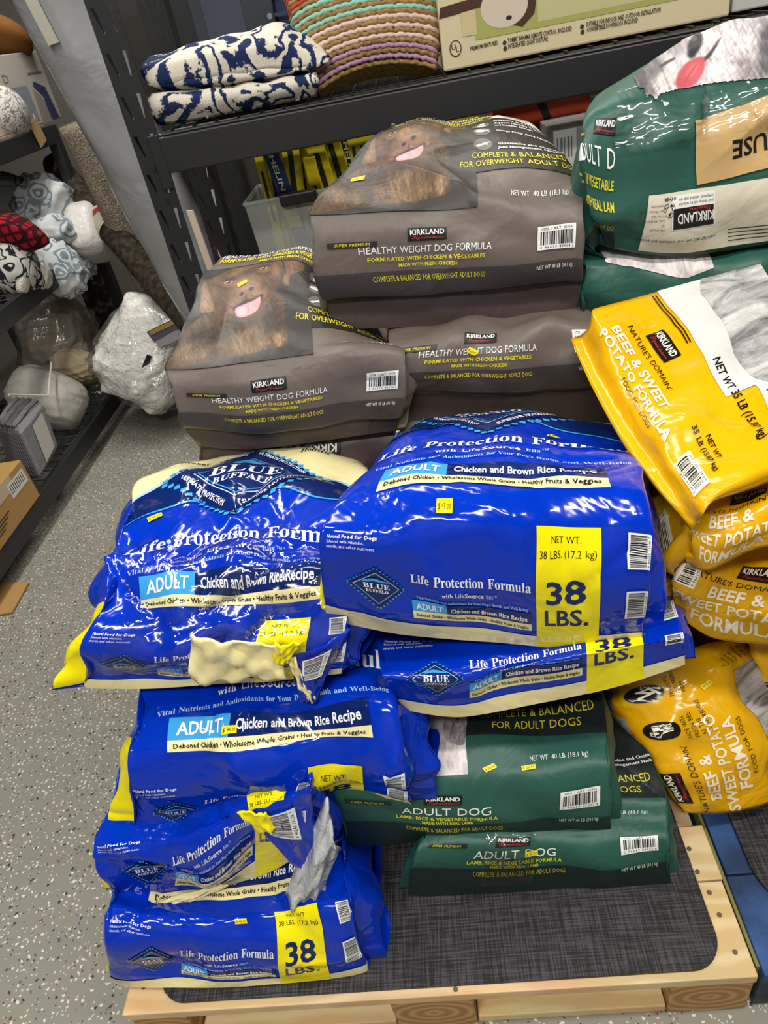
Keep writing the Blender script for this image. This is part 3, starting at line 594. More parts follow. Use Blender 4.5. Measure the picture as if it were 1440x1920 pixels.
def yellow_front():
    t = Art(); P = 'lettering'
    t.text(P, 2, 'ink', 'FOOD FOR DOGS', .30, .01, .022, w=.26); t.text(P, 2, 'white', 'POTATO FORMULA', .10, .045, .046, 'bold', w=.55); t.text(P, 2, 'white', 'BEEF & SWEET', .12, .115, .046, 'bold', w=.40)
    t.text(P, 2, 'ink', "NATURE'S DOMAIN'", .135, .19, .022, w=.31); kirk(t, .19, .235, .335, .305)
    t.text(P, 2, 'ink', 'NET WT 35 LB (15.87 kg)', .40, .40, .032, 'bold', w=.44); t.text(P, 2, 'ink', 'NET WT', .72, .215, .022, 'bold', w=.12); t.text(P, 2, 'ink', '35 LB (15.87 kg)', .67, .175, .022, 'bold', w=.22)
    t.barcode(.74, .015, .93, .13, 'white', 'ink', '0 96619 73186 5', 9, head='ITM. / ART. 731864')
    t.text(P, 2, 'ink', 'GRAIN-FREE', .62, .56, .026, 'bold', w=.17); t.text(P, 2, 'ink', 'RECIPE*', .62, .525, .026, 'bold', w=.11); t.ell('icon', 2, 'ink', .66, .65, .04, .04)
    for k in range(2): t.rect(P, 2, 'ink', .02, .345 + .012 * k, .30, .350 + .012 * k)
    t.poly('dog_picture', 1, 'photo', [(-.02, .375), (.58, .375), (.58, .50), (1.02, .50), (1.02, 1.2), (-.02, 1.2)])
    t.poly('dog_picture', 2, 'fur', [(-.02, .56), (.10, .50), (.25, .52), (.40, .49), (.55, .52), (.62, .58), (.8, .56), (1.02, .6), (1.02, 1.2), (-.02, 1.2)])
    return t
def yellow_side():
    t = Art(); P = 'lettering'
    kirk(t, .27, .31, .46, .385); t.text(P, 2, 'ink', "NATURE'S DOMAIN'", .06, .255, .026, w=.42); t.text(P, 2, 'white', 'BEEF &', .18, .185, .052, 'bold', w=.24); t.text(P, 2, 'white', 'SWEET POTATO', .05, .11, .052, 'bold', w=.50); t.text(P, 2, 'white', 'FORMULA', .14, .04, .050, 'bold', w=.34)
    t.barcode(.0, .20, .11, .33, 'white', 'ink', '0 96619 73186', 9, vert=False)
    return t
ART_BLUE, ART_BROWN, ART_GREEN, ART_YF, ART_YS = blue_art(), brown_art(), green_art(), yellow_front(), yellow_side()

# ------------------------------------------------------------------ room shell
def floor_mat():
    mt = pm('speckled_grey_epoxy', '#80827f', .34, .5); nt, N, L = nodes(mt); p = N['Principled BSDF']; g = N.new('ShaderNodeNewGeometry')
    nz = N.new('ShaderNodeTexNoise'); nz.inputs['Scale'].default_value = 3; nz.inputs['Detail'].default_value = 4; L.new(g.outputs['Position'], nz.inputs['Vector'])
    cr = N.new('ShaderNodeValToRGB'); cr.color_ramp.elements[0].color = lin('#7f7d73'); cr.color_ramp.elements[1].color = lin('#8e8c82'); L.new(nz.outputs['Fac'], cr.inputs['Fac']); cur = cr.outputs['Color']
    wp = N.new('ShaderNodeTexNoise'); wp.inputs['Scale'].default_value = 90; L.new(g.outputs['Position'], wp.inputs['Vector'])
    sc = N.new('ShaderNodeVectorMath'); sc.operation = 'SCALE'; sc.inputs['Scale'].default_value = .012; L.new(wp.outputs['Color'], sc.inputs[0])
    ad = N.new('ShaderNodeVectorMath'); L.new(g.outputs['Position'], ad.inputs[0]); L.new(sc.outputs[0], ad.inputs[1])
    for k, (s, th, keep, col) in enumerate(((75, .19, .36, '#d6d0c4'), (55, .16, .22, '#3f3d3a'), (120, .2, .22, '#c4beb2'), (95, .17, .22, '#55524c'), (40, .11, .06, '#7e463c'), (42, .11, .05, '#45608a'))):
        v = N.new('ShaderNodeTexVoronoi'); v.inputs['Scale'].default_value = s; v.voronoi_dimensions = '2D'; L.new(ad.outputs[0], v.inputs['Vector'])
        a = N.new('ShaderNodeMath'); a.operation = 'LESS_THAN'; a.inputs[1].default_value = th; L.new(v.outputs['Distance'], a.inputs[0])
        sp = N.new('ShaderNodeSeparateColor'); L.new(v.outputs['Color'], sp.inputs[0])
        b = N.new('ShaderNodeMath'); b.operation = 'LESS_THAN'; b.inputs[1].default_value = keep; L.new(sp.outputs[k % 3], b.inputs[0])
        m2 = N.new('ShaderNodeMath'); m2.operation = 'MULTIPLY'; L.new(a.outputs[0], m2.inputs[0]); L.new(b.outputs[0], m2.inputs[1])
        mx = N.new('ShaderNodeMix'); mx.data_type = 'RGBA'; L.new(m2.outputs[0], mx.inputs['Factor']); L.new(cur, mx.inputs['A']); mx.inputs['B'].default_value = lin(col); cur = mx.outputs['Result']
    L.new(cur, p.inputs['Base Color']); return mt
X0, X1, Y0, Y1 = -3.3, 2.6, -1.7, 5.2
wallm = pm('painted_wall', '#8b8880', .8, .2, [('noise', 40, .15, .004)]); ceilm = pm('painted_ceiling', '#8f8e8a', .85, .2)
struct(MB().box(X0, X1, Y0, Y1, -.05, 0).build('floor', floor_mat())); struct(MB().box(X0, X1, Y0, Y1, CEIL, CEIL + .05).build('ceiling', ceilm))
struct(MB().box(X0 - .08, X0, Y0, Y1, 0, CEIL).build('wall_left', wallm)); struct(MB().box(X1, X1 + .08, Y0, Y1, 0, CEIL).build('wall_right', wallm))
struct(MB().box(X0, X1, Y1, Y1 + .08, 0, CEIL).build('wall_back', wallm)); struct(MB().box(X0, X1, Y0 - .08, Y0, 0, CEIL).build('wall_front', wallm))
lampm = pm('lamp_housing', '#e8e8e6', .5)
for i, (x, y, lx, ly, rot, pw) in enumerate(LAMPS):
    hx, hy = ((lx, ly) if rot == 0 else (ly, lx)); hx, hy = hx / 2 + .03, hy / 2 + .03
    struct(MB().box(x - hx, x + hx, y - hy, y + hy, CEIL - .07, CEIL).build('trim_%d' % (i + 1), lampm))  # unseen lamp housing added above each ceiling light

# ------------------------------------------------------------------ pallets and mats
def woodmat(name, c1, c2, axis='x', end=False):
    mt = pm(name, c1, .6, .3, [('noise', 60, .12, .003)]); nt, N, L = nodes(mt); p = N['Principled BSDF']; g = N.new('ShaderNodeTexCoord')
    mp = N.new('ShaderNodeMapping'); L.new(g.outputs['Object'], mp.inputs['Vector'])
    w_ = N.new('ShaderNodeTexWave')
    if end: w_.wave_type = 'RINGS'; w_.rings_direction = 'Y'; w_.inputs['Scale'].default_value = 17; w_.inputs['Distortion'].default_value = .8; mp.inputs['Scale'].default_value = (.75, .1, 1.25)
    else: w_.bands_direction = 'Y'; w_.inputs['Scale'].default_value = 9; w_.inputs['Distortion'].default_value = 9; mp.inputs['Scale'].default_value = (.35, 1, 1)
    w_.inputs['Detail'].default_value = 3; L.new(mp.outputs['Vector'], w_.inputs['Vector'])
    cr = N.new('ShaderNodeValToRGB'); cr.color_ramp.elements[0].color = lin(c1); cr.color_ramp.elements[1].color = lin(c2); L.new(w_.outputs['Fac'], cr.inputs['Fac']); cr.color_ramp.elements[0].position = .25
    n2 = N.new('ShaderNodeTexNoise'); n2.inputs['Scale'].default_value = 6; L.new(g.outputs['Object'], n2.inputs['Vector'])
    mx = N.new('ShaderNodeMix'); mx.data_type = 'RGBA'; mx.blend_type = 'MULTIPLY'; mx.inputs['Factor'].default_value = .35; L.new(cr.outputs['Color'], mx.inputs['A']); L.new(n2.outputs['Color'], mx.inputs['B']); L.new(mx.outputs['Result'], p.inputs['Base Color']); return mt
WOOD = woodmat('pine_board', '#e0c08a', '#efd6a6'); WEND = woodmat('pine_block_end', '#aa8450', '#cdaa74', end=True)
def screw(p, x, y, z):
    m_ = MB(); m_.tube([(x, y, z - .001), (x, y, z + .001)], .004, 10); return m_.build('screw', pm('dark_screw', '#6b5c48', .5, metal=.5), p)
def pallet(label, x0, x1, y0, y1, top, mats, boards, blocks):
    r = thing('pallet', label, 'pallet', ((x0 + x1) / 2, (y0 + y1) / 2, 0))
    y = y0; k = 0
    for wd in boards:
        dz = .004 if k == 2 else .001 * (k % 2); MB().box(x0 + .002 * (k % 2), x1 - .003 * ((k + 1) % 2) - (.012 if k == 2 else 0), y, min(y + wd, y1), top - .023 - dz, top - dz).build('top_board', mats[0], r, bevel=.002); y += wd + .003; k += 1
    for yy in (y0 + .005, (y0 + y1) / 2 - .06, y1 - .14):
        for bx in blocks: MB().box(bx[0], bx[1], yy, yy + .12, .0, top - .024).build('block', mats[1], r, bevel=.003, own=True)
    for bx in blocks: MB().box(bx[0] + .004, bx[1] - .004, y0 + .128, (y0 + y1) / 2 - .063, 0, .0175).build('bottom_board', mats[0], r, bevel=.002)
    for q in range(len(blocks) - 1): MB().box(blocks[q][1] + .002, blocks[q + 1][0] - .002, y0 + .008, y0 + .125, 0, .022).build('bottom_board', mats[0], r, bevel=.002)
    for yy in (y0 + .03, y0 + .24): 
        for q in range(len(blocks) - 1): MB().box(blocks[q][1] + .002, blocks[q + 1][0] - .002, yy + .03, yy + .05, .024, top - .03).build('stringer_board', mats[0], r, bevel=.002)
    return r
p1 = pallet('pale new pine pallet carrying the dog food stacks', -.657, .362, .440, 1.66, .14, (WOOD, WEND), [.143, .095, .095, .143, .095, .143, .143, .143, .14], [(-.657, -.56), (-.212, -.076), (.235, .360)])
for x, y in ((.338, .475), (.335, .53), (.332, .565), (.325, .60), (.325, .64), (-.63, .48), (-.1, .448)): screw(p1, x, y, .14)
def linen():
    mt = pm('dark_linen_laminate', '#38363a', .55, .35); nt, N, L = nodes(mt); p = N['Principled BSDF']; g = N.new('ShaderNodeNewGeometry'); outs = []
    for sc in ((14, 420, 1), (420, 14, 1)):
        mp = N.new('ShaderNodeMapping'); mp.inputs['Scale'].default_value = sc; L.new(g.outputs['Position'], mp.inputs['Vector']); n = N.new('ShaderNodeTexNoise'); n.inputs['Scale'].default_value = 1; n.inputs['Detail'].default_value = 2; L.new(mp.outputs['Vector'], n.inputs['Vector']); outs.append(n.outputs['Fac'])
    ad = N.new('ShaderNodeMath'); L.new(outs[0], ad.inputs[0]); L.new(outs[1], ad.inputs[1])
    cr = N.new('ShaderNodeValToRGB'); cr.color_ramp.elements[0].position = .75; cr.color_ramp.elements[1].position = 1.3 if False else 1.0; cr.color_ramp.elements[0].color = lin('#151417'); cr.color_ramp.elements[1].color = lin('#464348')
    sb = N.new('ShaderNodeMath'); sb.operation = 'MULTIPLY'; sb.inputs[1].default_value = .85; L.new(ad.outputs[0], sb.inputs[0]); L.new(sb.outputs[0], cr.inputs['Fac']); L.new(cr.outputs['Color'], p.inputs['Base Color']); return mt
LIN = linen()
def mat_board(name, label, x0, x1, y0, y1, z, r=.05, th=.006):
    P = []
    for cx, cy, a0 in ((x1 - r, y0 + r, -90), (x1 - r, y1 - r, 0), (x0 + r, y1 - r, 90), (x0 + r, y0 + r, 180)):
        P += [(cx + r * math.cos(math.radians(a0 + q * 9)), cy + r * math.sin(math.radians(a0 + q * 9))) for q in range(11)]
    n = len(P); vs = [(x, y, z) for x, y in P] + [(x, y, z + th) for x, y in P]; fs = [tuple(range(n))[::-1], tuple(range(n, 2 * n))] + [(i, (i + 1) % n, n + (i + 1) % n, n + i) for i in range(n)]
    return tag(MB().add(vs, fs).build(name, LIN), label, 'mat')
mat_board('mat', 'dark grey linen-textured board with rounded corners on the pale pallet', -.60, .318, .452, 1.60, .1405)
blu = pm('blue_painted_wood', '#1f3558', .6, .3, [('noise', 50, .2, .004)], var=('#3a5f9c', 7, .45, .7)); pic = pm('mottled_painted_end', '#4f4a38', .6, .3, var=('#22344e', 14, .45, .6))
p2 = pallet('blue painted pallet at the right, beside the pale pallet', .372, 1.40, .445, 1.65, .128, (blu, pic), [.15, .14, .14, .14, .14, .14, .14, .14], [(.372, .50), (.82, .94), (1.27, 1.40)])
MB().box(.366, .3715, .46, 1.6, .09, .122).build('olive_edge_strip', pm('olive_paint', '#77783a', .6), p2)
MB().box(.405, .455, .482, .500, .1282, .1288).build('price_sticker', pm('yellow_sticker', '#f0d818', .5), p2)
mat_board('mat', 'dark board lying on the blue pallet under the yellow bags', .415, 1.37, .52, 1.60, .1285, r=.09)

# ------------------------------------------------------------------ main black rack behind the stacks
BLK = pm('black_powder_coat', '#222326', .42, .45, [('noise', 220, .08, .001)]); BLK2 = pm('black_wire', '#1a1a1c', .4, .5)
def slot_post(parent, x0, x1, y, z0, z1, pitch=.0765, phase=.0, depth=.055, th=.002, flange=-1):
    """perforated angle post: front plate with two columns of tapered slots and a side flange"""
    m_ = MB(); w_ = x1 - x0; n = int((z1 - z0) / pitch) + 1
    for k in range(n):
        zb, zt = z0 + k * pitch + phase, z0 + (k + 1) * pitch + phase
        for c in (0, 1):
            xa, xb = x0 + w_ * .5 * c, x0 + w_ * .5 * (c + 1); wm = xb - xa; xm = (xa + xb) / 2
            o_ = [(xa, zb), (xb, zb), (xb, zt), (xa, zt)]; lean = wm * (.15 if c == 0 else -.04)
            i_ = [(xm - wm * .045 + lean, zb + pitch * .2), (xm + wm * .045 + lean, zb + pitch * .2), (xm + wm * .14 - lean, zt - pitch * .22), (xm - wm * .14 - lean, zt - pitch * .22)]
            vs = [(a, y, b) for a, b in o_ + i_] + [(a, y + th, b) for a, b in o_ + i_]
            fs = [(0, 1, 5, 4), (1, 2, 6, 5), (2, 3, 7, 6), (3, 0, 4, 7)]; fs += [tuple(i + 8 for i in q[::-1]) for q in fs] + [(4, 5, 13, 12), (5, 6, 14, 13), (6, 7, 15, 14), (7, 4, 12, 15)]
            m_.add(vs, fs)
    xf = x0 if flange < 0 else x1 - th
    m_.box(xf, xf + th, y + th, y + depth, z0, z1)
    return m_.build('upright', BLK, parent)
rk = thing('storage_rack', 'tall black slotted steel rack behind the dog food stacks', 'shelf', (.5, 1.9, 0))
slot_post(rk, -.592, -.53, 1.70, 0.0, 2.3, phase=-.012); slot_post(rk, -.617, -.548, 2.14, 0.0, 2.3, phase=.02, flange=1)
slot_post(rk, 1.80, 1.862, 1.70, 0.0, 2.3, flange=1); slot_post(rk, 1.80, 1.862, 2.14, 0.0, 2.3, flange=1)
for z in (1.19, .64):
    b = MB(); b.box(-.53, 1.80, 1.690, 1.725, z, z + .072); b.box(-.53, 1.80, 1.697, 1.735, z + .072, z + .078)
    b.build('beam', BLK, rk, bevel=.003); MB().box(-.555, -.528, 1.6925, 1.6995, z - .03, z + .078).build('beam_bracket', BLK, rk, bevel=.002)
    MB().box(-.55, 1.80, 2.11, 2.14, z, z + .075).build('rear_beam', BLK, rk, bevel=.003)
    for x in (-.575, 1.835): MB().box(x - .008, x + .008, 1.735, 2.14, z + .02, z + .05).build('side_brace', BLK, rk)
    d = MB()
    for k in range(47): d.tube([(-.50 + k * .05, 1.70, z + .081), (-.50 + k * .05, 2.12, z + .081)], .0022, 5)
    for k in range(9): d.tube([(-.52, 1.725 + k * .05, z + .0775), (1.79, 1.725 + k * .05, z + .0775)], .0025, 5)
    tag(d.build('wire_deck', BLK2, rk), None, None, kind='stuff')
for x, y, z in ((-.563, 1.699, 1.205), (-.545, 1.699, 1.175), (-.556, 1.699, 1.135)): MB().tube([(x, y - .002, z), (x, y, z)], .006, 8).build('rivet', BLK2, rk)
rk2 = thing('storage_rack', 'second black slotted rack standing further back behind the first', 'shelf', (.3, 2.8, 0))
xa, xb = at(312, 30, y=2.62)[0], at(372, 30, y=2.62)[0]
slot_post(rk2, xa, xb, 2.62, 0, 2.3, phase=.03); slot_post(rk2, xa + 1.9, xb + 1.9, 2.62, 0, 2.3); slot_post(rk2, xa, xb, 3.05, 0, 2.3); slot_post(rk2, xa + 1.9, xb + 1.9, 3.05, 0, 2.3)
for z in (.2, .62, 1.55):
    MB().box(xb, xa + 1.9, 2.615, 2.645, z, z + .075).build('beam', BLK, rk2, bevel=.003); MB().box(xb, xa + 1.9, 2.65, 3.05, z + .05, z + .06).build('shelf_board', pm('particle_board', '#8a7a62', .8), rk2)
for k, (x, w_, z0, h_, c_, lb) in enumerate(((xa + .07, .42, .68, .40, '#3a3632', 'dark brown carton on the far rack behind the clear bin'), (xa + .52, .5, .68, .36, '#6b675f', 'grey-brown carton on the far rack behind the orange one'), (xa + 1.05, .5, .68, .38, '#2c2e33', 'charcoal carton on the far rack at the right'), (xa + .07, .5, 1.61, .4, '#33363c', 'charcoal carton high on the far rack'), (xa + .6, .55, 1.61, .42, '#4a4540', 'dark brown carton high on the far rack'))):
    tag(MB().box(x, x + w_, 2.67, 3.0, z0, z0 + h_).build('carton', pm('far_carton_%d' % k, c_, .7), bevel=.004), lb, 'box')
dk = pm('charcoal_board', '#26241f', .8); tag(MB().box(-1.22, xa - .02, 3.30, 3.33, 0, 2.2).build('dark_filler_sheet', dk, bevel=.004), 'dark brown filler sheet standing in for clutter behind the rack uprights', 'sheet')  # added dark sheet hides the pale wall, standing in for clutter
def extend(o, px0, px1, y0, y1, nm, label, cat, mt, wd=16, th=.012):
    a0, a1, b0, b1 = at(px0[0], px0[1], y=y0), at(px0[0] + wd, px0[1], y=y0), at(px1[0], px1[1], y=y1), at(px1[0] + wd, px1[1], y=y1); d = np.array([0, th, 0])
    tt = a0[2] / (b0[2] - a0[2]); a0, a1 = a0 - (b0 - a0) * tt, a1 - (b1 - a1) * tt; a1[2] = a0[2] = 0.001
    return tag(MB().hexa([a0, a1, a1 + d, a0 + d], [b0, b1, b1 + d, b0 + d]).build(nm, mt), label, cat)
extend(None, (411, 488), (386, 310), 2.3, 2.34, 'metal_strip', 'light grey flat metal strip standing behind the rack upright', 'strip', pm('light_grey_metal', '#a9aaa8', .45, .5))
extend(None, (382, 488), (349, 395), 2.42, 2.46, 'leaning_board', 'pale beige board edge leaning behind the rack upright', 'board', pm('pale_board', '#b9ab9a', .9), wd=13)

# ------------------------------------------------------------------ helper for soft things and planar print
CR, CU, CF = RC[:, 0], -RC[:, 1], RC[:, 2]
def blob(name, label, cat, px, rad, plane, mat, dep=None, rot=0, e=2.6, amp=.06, seed=1, fold=0.0, parent=None, seg=(56, 36), group=None, ridges=6, flat=None, off=0.0):
    """soft lumpy solid; centre and half-size given as seen in the photo, depth half-size dep in metres"""
    c = at(px[0], px[1], **plane); z = (c - EYE) @ CF; c = c + (c - EYE) / np.linalg.norm(c - EYE) * off; z = (c - EYE) @ CF
    rx, ry = rad[0] * z / FPX, rad[1] * z / FPX; rz = dep or min(rx, ry)
    ca, sa = math.cos(math.radians(rot)), math.sin(math.radians(rot)); e1 = CR * ca + CU * sa; e2 = -CR * sa + CU * ca
    rg = np.random.RandomState(seed); K = [(rg.normal(0, 1, 3) * rg.uniform(1.2, 3.5), rg.uniform(0, 6.28), rg.uniform(.3, 1)) for _ in range(8)]; R = [(rg.normal(0, 1, 3) * 2.2, rg.uniform(0, 6.28)) for _ in range(ridges)]
    nu, nv = seg; V = []; F = []; sg = lambda q: np.sign(q) * np.abs(q) ** (2 / e)
    for j in range(nv + 1):
        th = math.pi * j / nv
        for i in range(nu):
            ph = 2 * math.pi * i / nu; d = np.array([math.sin(th) * math.cos(ph), math.cos(th), math.sin(th) * math.sin(ph)])
            n = sum(a * math.sin(k @ d + p) for k, p, a in K) / 4; r = sum(-abs(math.sin(k @ d * 1.6 + p)) for k, p in R) / max(ridges, 1)
            s = 1 + amp * n + fold * (r + .55); q = sg(d) * s; P = c + e1 * rx * q[0] + e2 * ry * q[1] + CF * rz * q[2]
            if flat is not None: P[2] = max(P[2], flat)
            V.append(P)
    for j in range(nv):
        for i in range(nu): a = j * nu + i; b = j * nu + (i + 1) % nu; F.append((a, a + nu, b + nu, b))
    L0 = loc_of(parent)
    o = obj(name, np.array(V) - L0, F, mat, parent, True)
    if label: tag(o, label, cat, group)
    return o
def planar(art, O, ex, ey, pal, parent, off=.0008):
    """flat print on a flat face: art coordinates in metres along ex, ey from corner O"""
    O, ex, ey = map(lambda q: np.asarray(q, float), (O, ex, ey)); nr = np.cross(ex, ey); parts = {}
    for it in art.items: parts.setdefault(it[0], []).append(it)
    for pn, its in parts.items():
        V, F, M, mats, n = [], [], [], [], 0
        for _, l, mt, v, f in its:
            q = pal[mt]
            if q not in mats: mats.append(q)
            V.append(O + v[:, :1] * ex + v[:, 1:2] * ey + nr * (off + .0002 * l)); F += [[i + n for i in g] for g in f]; M += [mats.index(q)] * len(f); n += len(v)
        obj(pn, np.vstack(V) - loc_of(parent), F, mats, parent, False, M)
def flatpal(pre, **k): return {a: pm('%s_%s' % (pre, a), c, .55, .35) for a, c in k.items()}

# ------------------------------------------------------------------ things on the main rack's upper shelf
ZT = 1.275
def patmat(name, bg, ink, kind, scale, rough=.9):
    mt = pm(name, bg, rough, .15, [('noise', 260, .35, .003)]); nt, N, L = nodes(mt); p = N['Principled BSDF']; g = N.new('ShaderNodeNewGeometry')
    nz = N.new('ShaderNodeTexNoise'); nz.inputs['Scale'].default_value = scale; nz.inputs['Detail'].default_value = 1.5; nz.inputs['Distortion'].default_value = 1.6; L.new(g.outputs['Position'], nz.inputs['Vector'])
    cr = N.new('ShaderNodeValToRGB'); E_ = cr.color_ramp.elements; a, b = lin(bg), lin(ink)
    if kind == 'brush':
        nf = N.new('ShaderNodeTexNoise'); nf.inputs['Scale'].default_value = 160; L.new(g.outputs['Position'], nf.inputs['Vector'])
        m1 = N.new('ShaderNodeMath'); m1.operation = 'MULTIPLY_ADD'; m1.inputs[1].default_value = .10; L.new(nf.outputs['Fac'], m1.inputs[0]); L.new(nz.outputs['Fac'], m1.inputs[2]); src = m1.outputs[0]
        st = [(.0, a), (.455, a), (.47, b), (.545, b), (.56, a), (.66, a), (.675, b), (1, b)]
    elif kind == 'floral':
        wv = N.new('ShaderNodeVectorMath'); wv.operation = 'MULTIPLY_ADD'; wv.inputs[1].default_value = (.05, .05, .05); L.new(nz.outputs['Color'], wv.inputs[0]); L.new(g.outputs['Position'], wv.inputs[2])
        vo = N.new('ShaderNodeTexVoronoi'); vo.inputs['Scale'].default_value = scale * 1.3; L.new(wv.outputs[0], vo.inputs['Vector']); src = vo.outputs['Distance']
        st = [(0, a), (.10, a), (.13, b), (.26, b), (.29, a), (.40, a), (.43, b), (.52, b), (.55, a)]
    else:
        src = nz.outputs['Fac']; st = [(0, a), (.45, a), (.47, b), (.53, b), (.55, a)]
    while len(E_) < len(st): E_.new(.5)
    for e_, (q, c) in zip(E_, st): e_.position = q; e_.color = c
    L.new(src, cr.inputs['Fac']); L.new(cr.outputs['Color'], p.inputs['Base Color']); return mt
THROW = patmat('navy_brush_print_cotton', '#cfc8ba', '#1d2b52', 'brush', 8)
tw = [rowpts(r[1], r[2]) for r in [
    (0, [(296, 236), (380, 224), (450, 209), (520, 196), (594, 181)], 1.735), (.1, [(276, 200), (368, 196), (448, 181), (520, 166), (598, 150)], 1.712), (.17, [(284, 176), (374, 170), (450, 160), (520, 148), (594, 138)], 1.722),
    (.2, [(300, 172), (380, 158), (452, 148), (522, 138), (594, 132)], 1.765), (.23, [(276, 158), (372, 146), (450, 138), (522, 128), (602, 122)], 1.725), (.32, [(263, 132), (362, 114), (450, 100), (528, 92), (622, 112)], 1.73), (.42, [(284, 104), (372, 84), (450, 64), (535, 46), (592, 68)], 1.80)]]
l = tw[-1]; tw += [l + np.array([0, .12, -.005]), l + np.array([0, .2, -.05]), np.c_[l[:, :1], l[:, 1:2] + .2, np.full((5, 1), ZT)]]
sf = Surf(A5, [0, .1, .17, .2, .23, .32, .42, .6, .75, .9], np.array(tw), 5, .004, 10, .006)
r_ = thing('folded_throw', 'folded white throw blanket with navy brush pattern on the upper shelf', 'blanket', (-.37, 1.8, ZT)); shell('blanket_folds', sf, THROW, r_, .01)
# striped braided cushion
r_ = thing('braided_cushion', 'jute cushion with braided coral, mint, pink and lilac stripes', 'cushion', (-.03, 1.8, ZT))
BL, BR, TL, TR = at(600, 176, y=1.765), at(816, 134, y=1.765), at(520, -95, y=1.86), at(808, -140, y=1.86)
JUTE = pm('jute', '#a98a58', .9, .2, [('noise', 300, .5, .003)], var=('#7f6438', 120, .35, .65)); cols = dict(l='#b58cad', p='#d9bdb6', m='#8fc4b4', c='#b8493f')
CM = {k: pm('cotton_cord_' + k, c, .95, .15, [('noise', 400, .4, .002)]) for k, c in cols.items()}
def cush(u, v):
    p = (1 - v) * ((1 - u) * BL + u * BR) + v * ((1 - u) * TL + u * TR); e_ = 4 * u * (1 - u); q = 4 * v * (1 - v)
    p = p + (BR - BL) * (.06 * (.5 - u) * 2 * q) * -1.0 + (TL - BL) * (.085 * e_ * (1 - v) ** 3)
    return p - CF * (.055 * (e_ * q) ** .45) + CU * 0
seq = 'j l j l j p j p j p j m j m j m j c j c j c j l j l j p j p j'.split(); nr = len(seq); vv = 0; pit = 1.0 / (nr + .5)
for k, s_ in enumerate(seq):
    v = (k + .6) * pit; pts = [cush(u, v) for u in np.linspace(0.0, 1.0, 49)]; rad = np.linalg.norm(TL - BL) * pit * .60
    m_ = MB(); rr = [rad * (.92 + .16 * math.sin(i * 1.9 + k)) for i in range(49)]
    pts = [p + CU * (.0016 * math.sin(i * (1.9 if s_ == 'j' else 2.6))) - CF * .001 * math.sin(i * 1.3) for i, p in enumerate(pts)]
    m_.tube(pts, rr, 8); m_.build('braid_row', JUTE if s_ == 'j' else CM[s_], r_, smooth=True)
m_ = MB(); g_ = [[cush(u, v) + CF * .012 for u in np.linspace(.02, .98, 15)] for v in np.linspace(.03, .98, 15)]; bk = [[cush(u, v) + CF * (.03 + .09 * (16 * u * (1 - u) * v * (1 - v)) ** .5) for u in np.linspace(.02, .98, 15)] for v in np.linspace(.03, .98, 15)]
vs = [p for a in g_ for p in a] + [p for a in bk for p in a]; fs = []
for j in range(14):
    for i in range(14): q = j * 15 + i; fs += [(q, q + 1, q + 16, q + 15), (q + 225 + 15, q + 225 + 16, q + 225 + 1, q + 225)]
rim = [i for i in range(15)] + [j * 15 + 14 for j in range(1, 15)] + [14 * 15 + i for i in range(13, -1, -1)] + [j * 15 for j in range(13, 0, -1)]
fs += [(rim[(i + 1) % len(rim)], rim[i], rim[i] + 225, rim[(i + 1) % len(rim)] + 225) for i in range(len(rim))]
m_.add(vs, fs).build('cushion_core', JUTE, r_, smooth=True)
# ceiling fan carton
FP = flatpal('fan_carton', cream='#cfc3a0', green='#a3a45c', pale='#bdb888', dark='#2e2019', ink='#3a3126', wood='#4a2a22', shade='#cdbfae', frame='#c9b98e')
fb = at(832, 128, y=1.745); fx = lambda px, py: (at(px, py, y=1.745)[0] - fb[0], at(px, py, y=1.745)[2] - ZT)
wdt = at(1366, 42, y=1.745)[0] - fb[0]
r_ = thing('fan_carton', 'cream ceiling fan carton printed with a fan picture on the upper shelf', 'box', (fb[0] + wdt / 2, 1.85, ZT))
MB().box(fb[0], fb[0] + wdt, 1.745, 1.96, ZT, ZT + .34).build('carton_body', pm('cream_cardboard', '#cfc3a0', .7, .3), r_, bevel=.004)
t = Art(.5); zg = fx(1100, 45)[1]
t.rect('picture_panel', 1, 'green', .07, .045, wdt - .03, .33); t.rect('picture_panel', 2, 'pale', .20, .055, wdt - .05, .33); t.rect('picture_panel', 2, 'frame', .045, .055, .075, .33)
t.poly('picture_panel', 3, 'wood', [fx(823, 36), fx(907, 12), fx(915, -12), fx(825, 15)]); t.poly('picture_panel', 3, 'wood', [fx(920, 30), fx(945, 45), fx(980, 50), fx(1002, 25), fx(1006, -10), fx(905, -10)][::-1]); t.ell('picture_panel', 4, 'shade', *fx(945, 12), .048, .036); t.ell('picture_panel', 5, 'dark', *fx(954, 33), .006, .004)
def ft(s, p0, p1, h=.010): a = fx(*p0); b = fx(*p1); t.text('lettering', 4, 'ink', s, a[0], a[1], h, 'bold', w=b[0] - a[0], res=1, rot=math.atan2(b[1] - a[1], b[0] - a[0]))
ft('PREMIUM FEATURES:', (882, 95), (934, 83), .007); ft('TOMMY BAHAMA REMOTE CONTROL INCLUDED', (952, 80), (1072, 57), .008); ft('INTEGRATED LIGHT FIXTURE', (953, 91), (1027, 76), .008); ft('SUITABLE FOR INDOOR AND OUTDOOR INSTALLATION', (1099, 50), (1238, 22), .008); ft('CONVERTIBLE DOWNRODS INCLUDED', (1100, 60), (1196, 41), .008)
for p_ in ((946, 80), (947, 91), (1091, 50), (1092, 60)): t.ell('lettering', 4, 'ink', *fx(*p_), .004, .004)
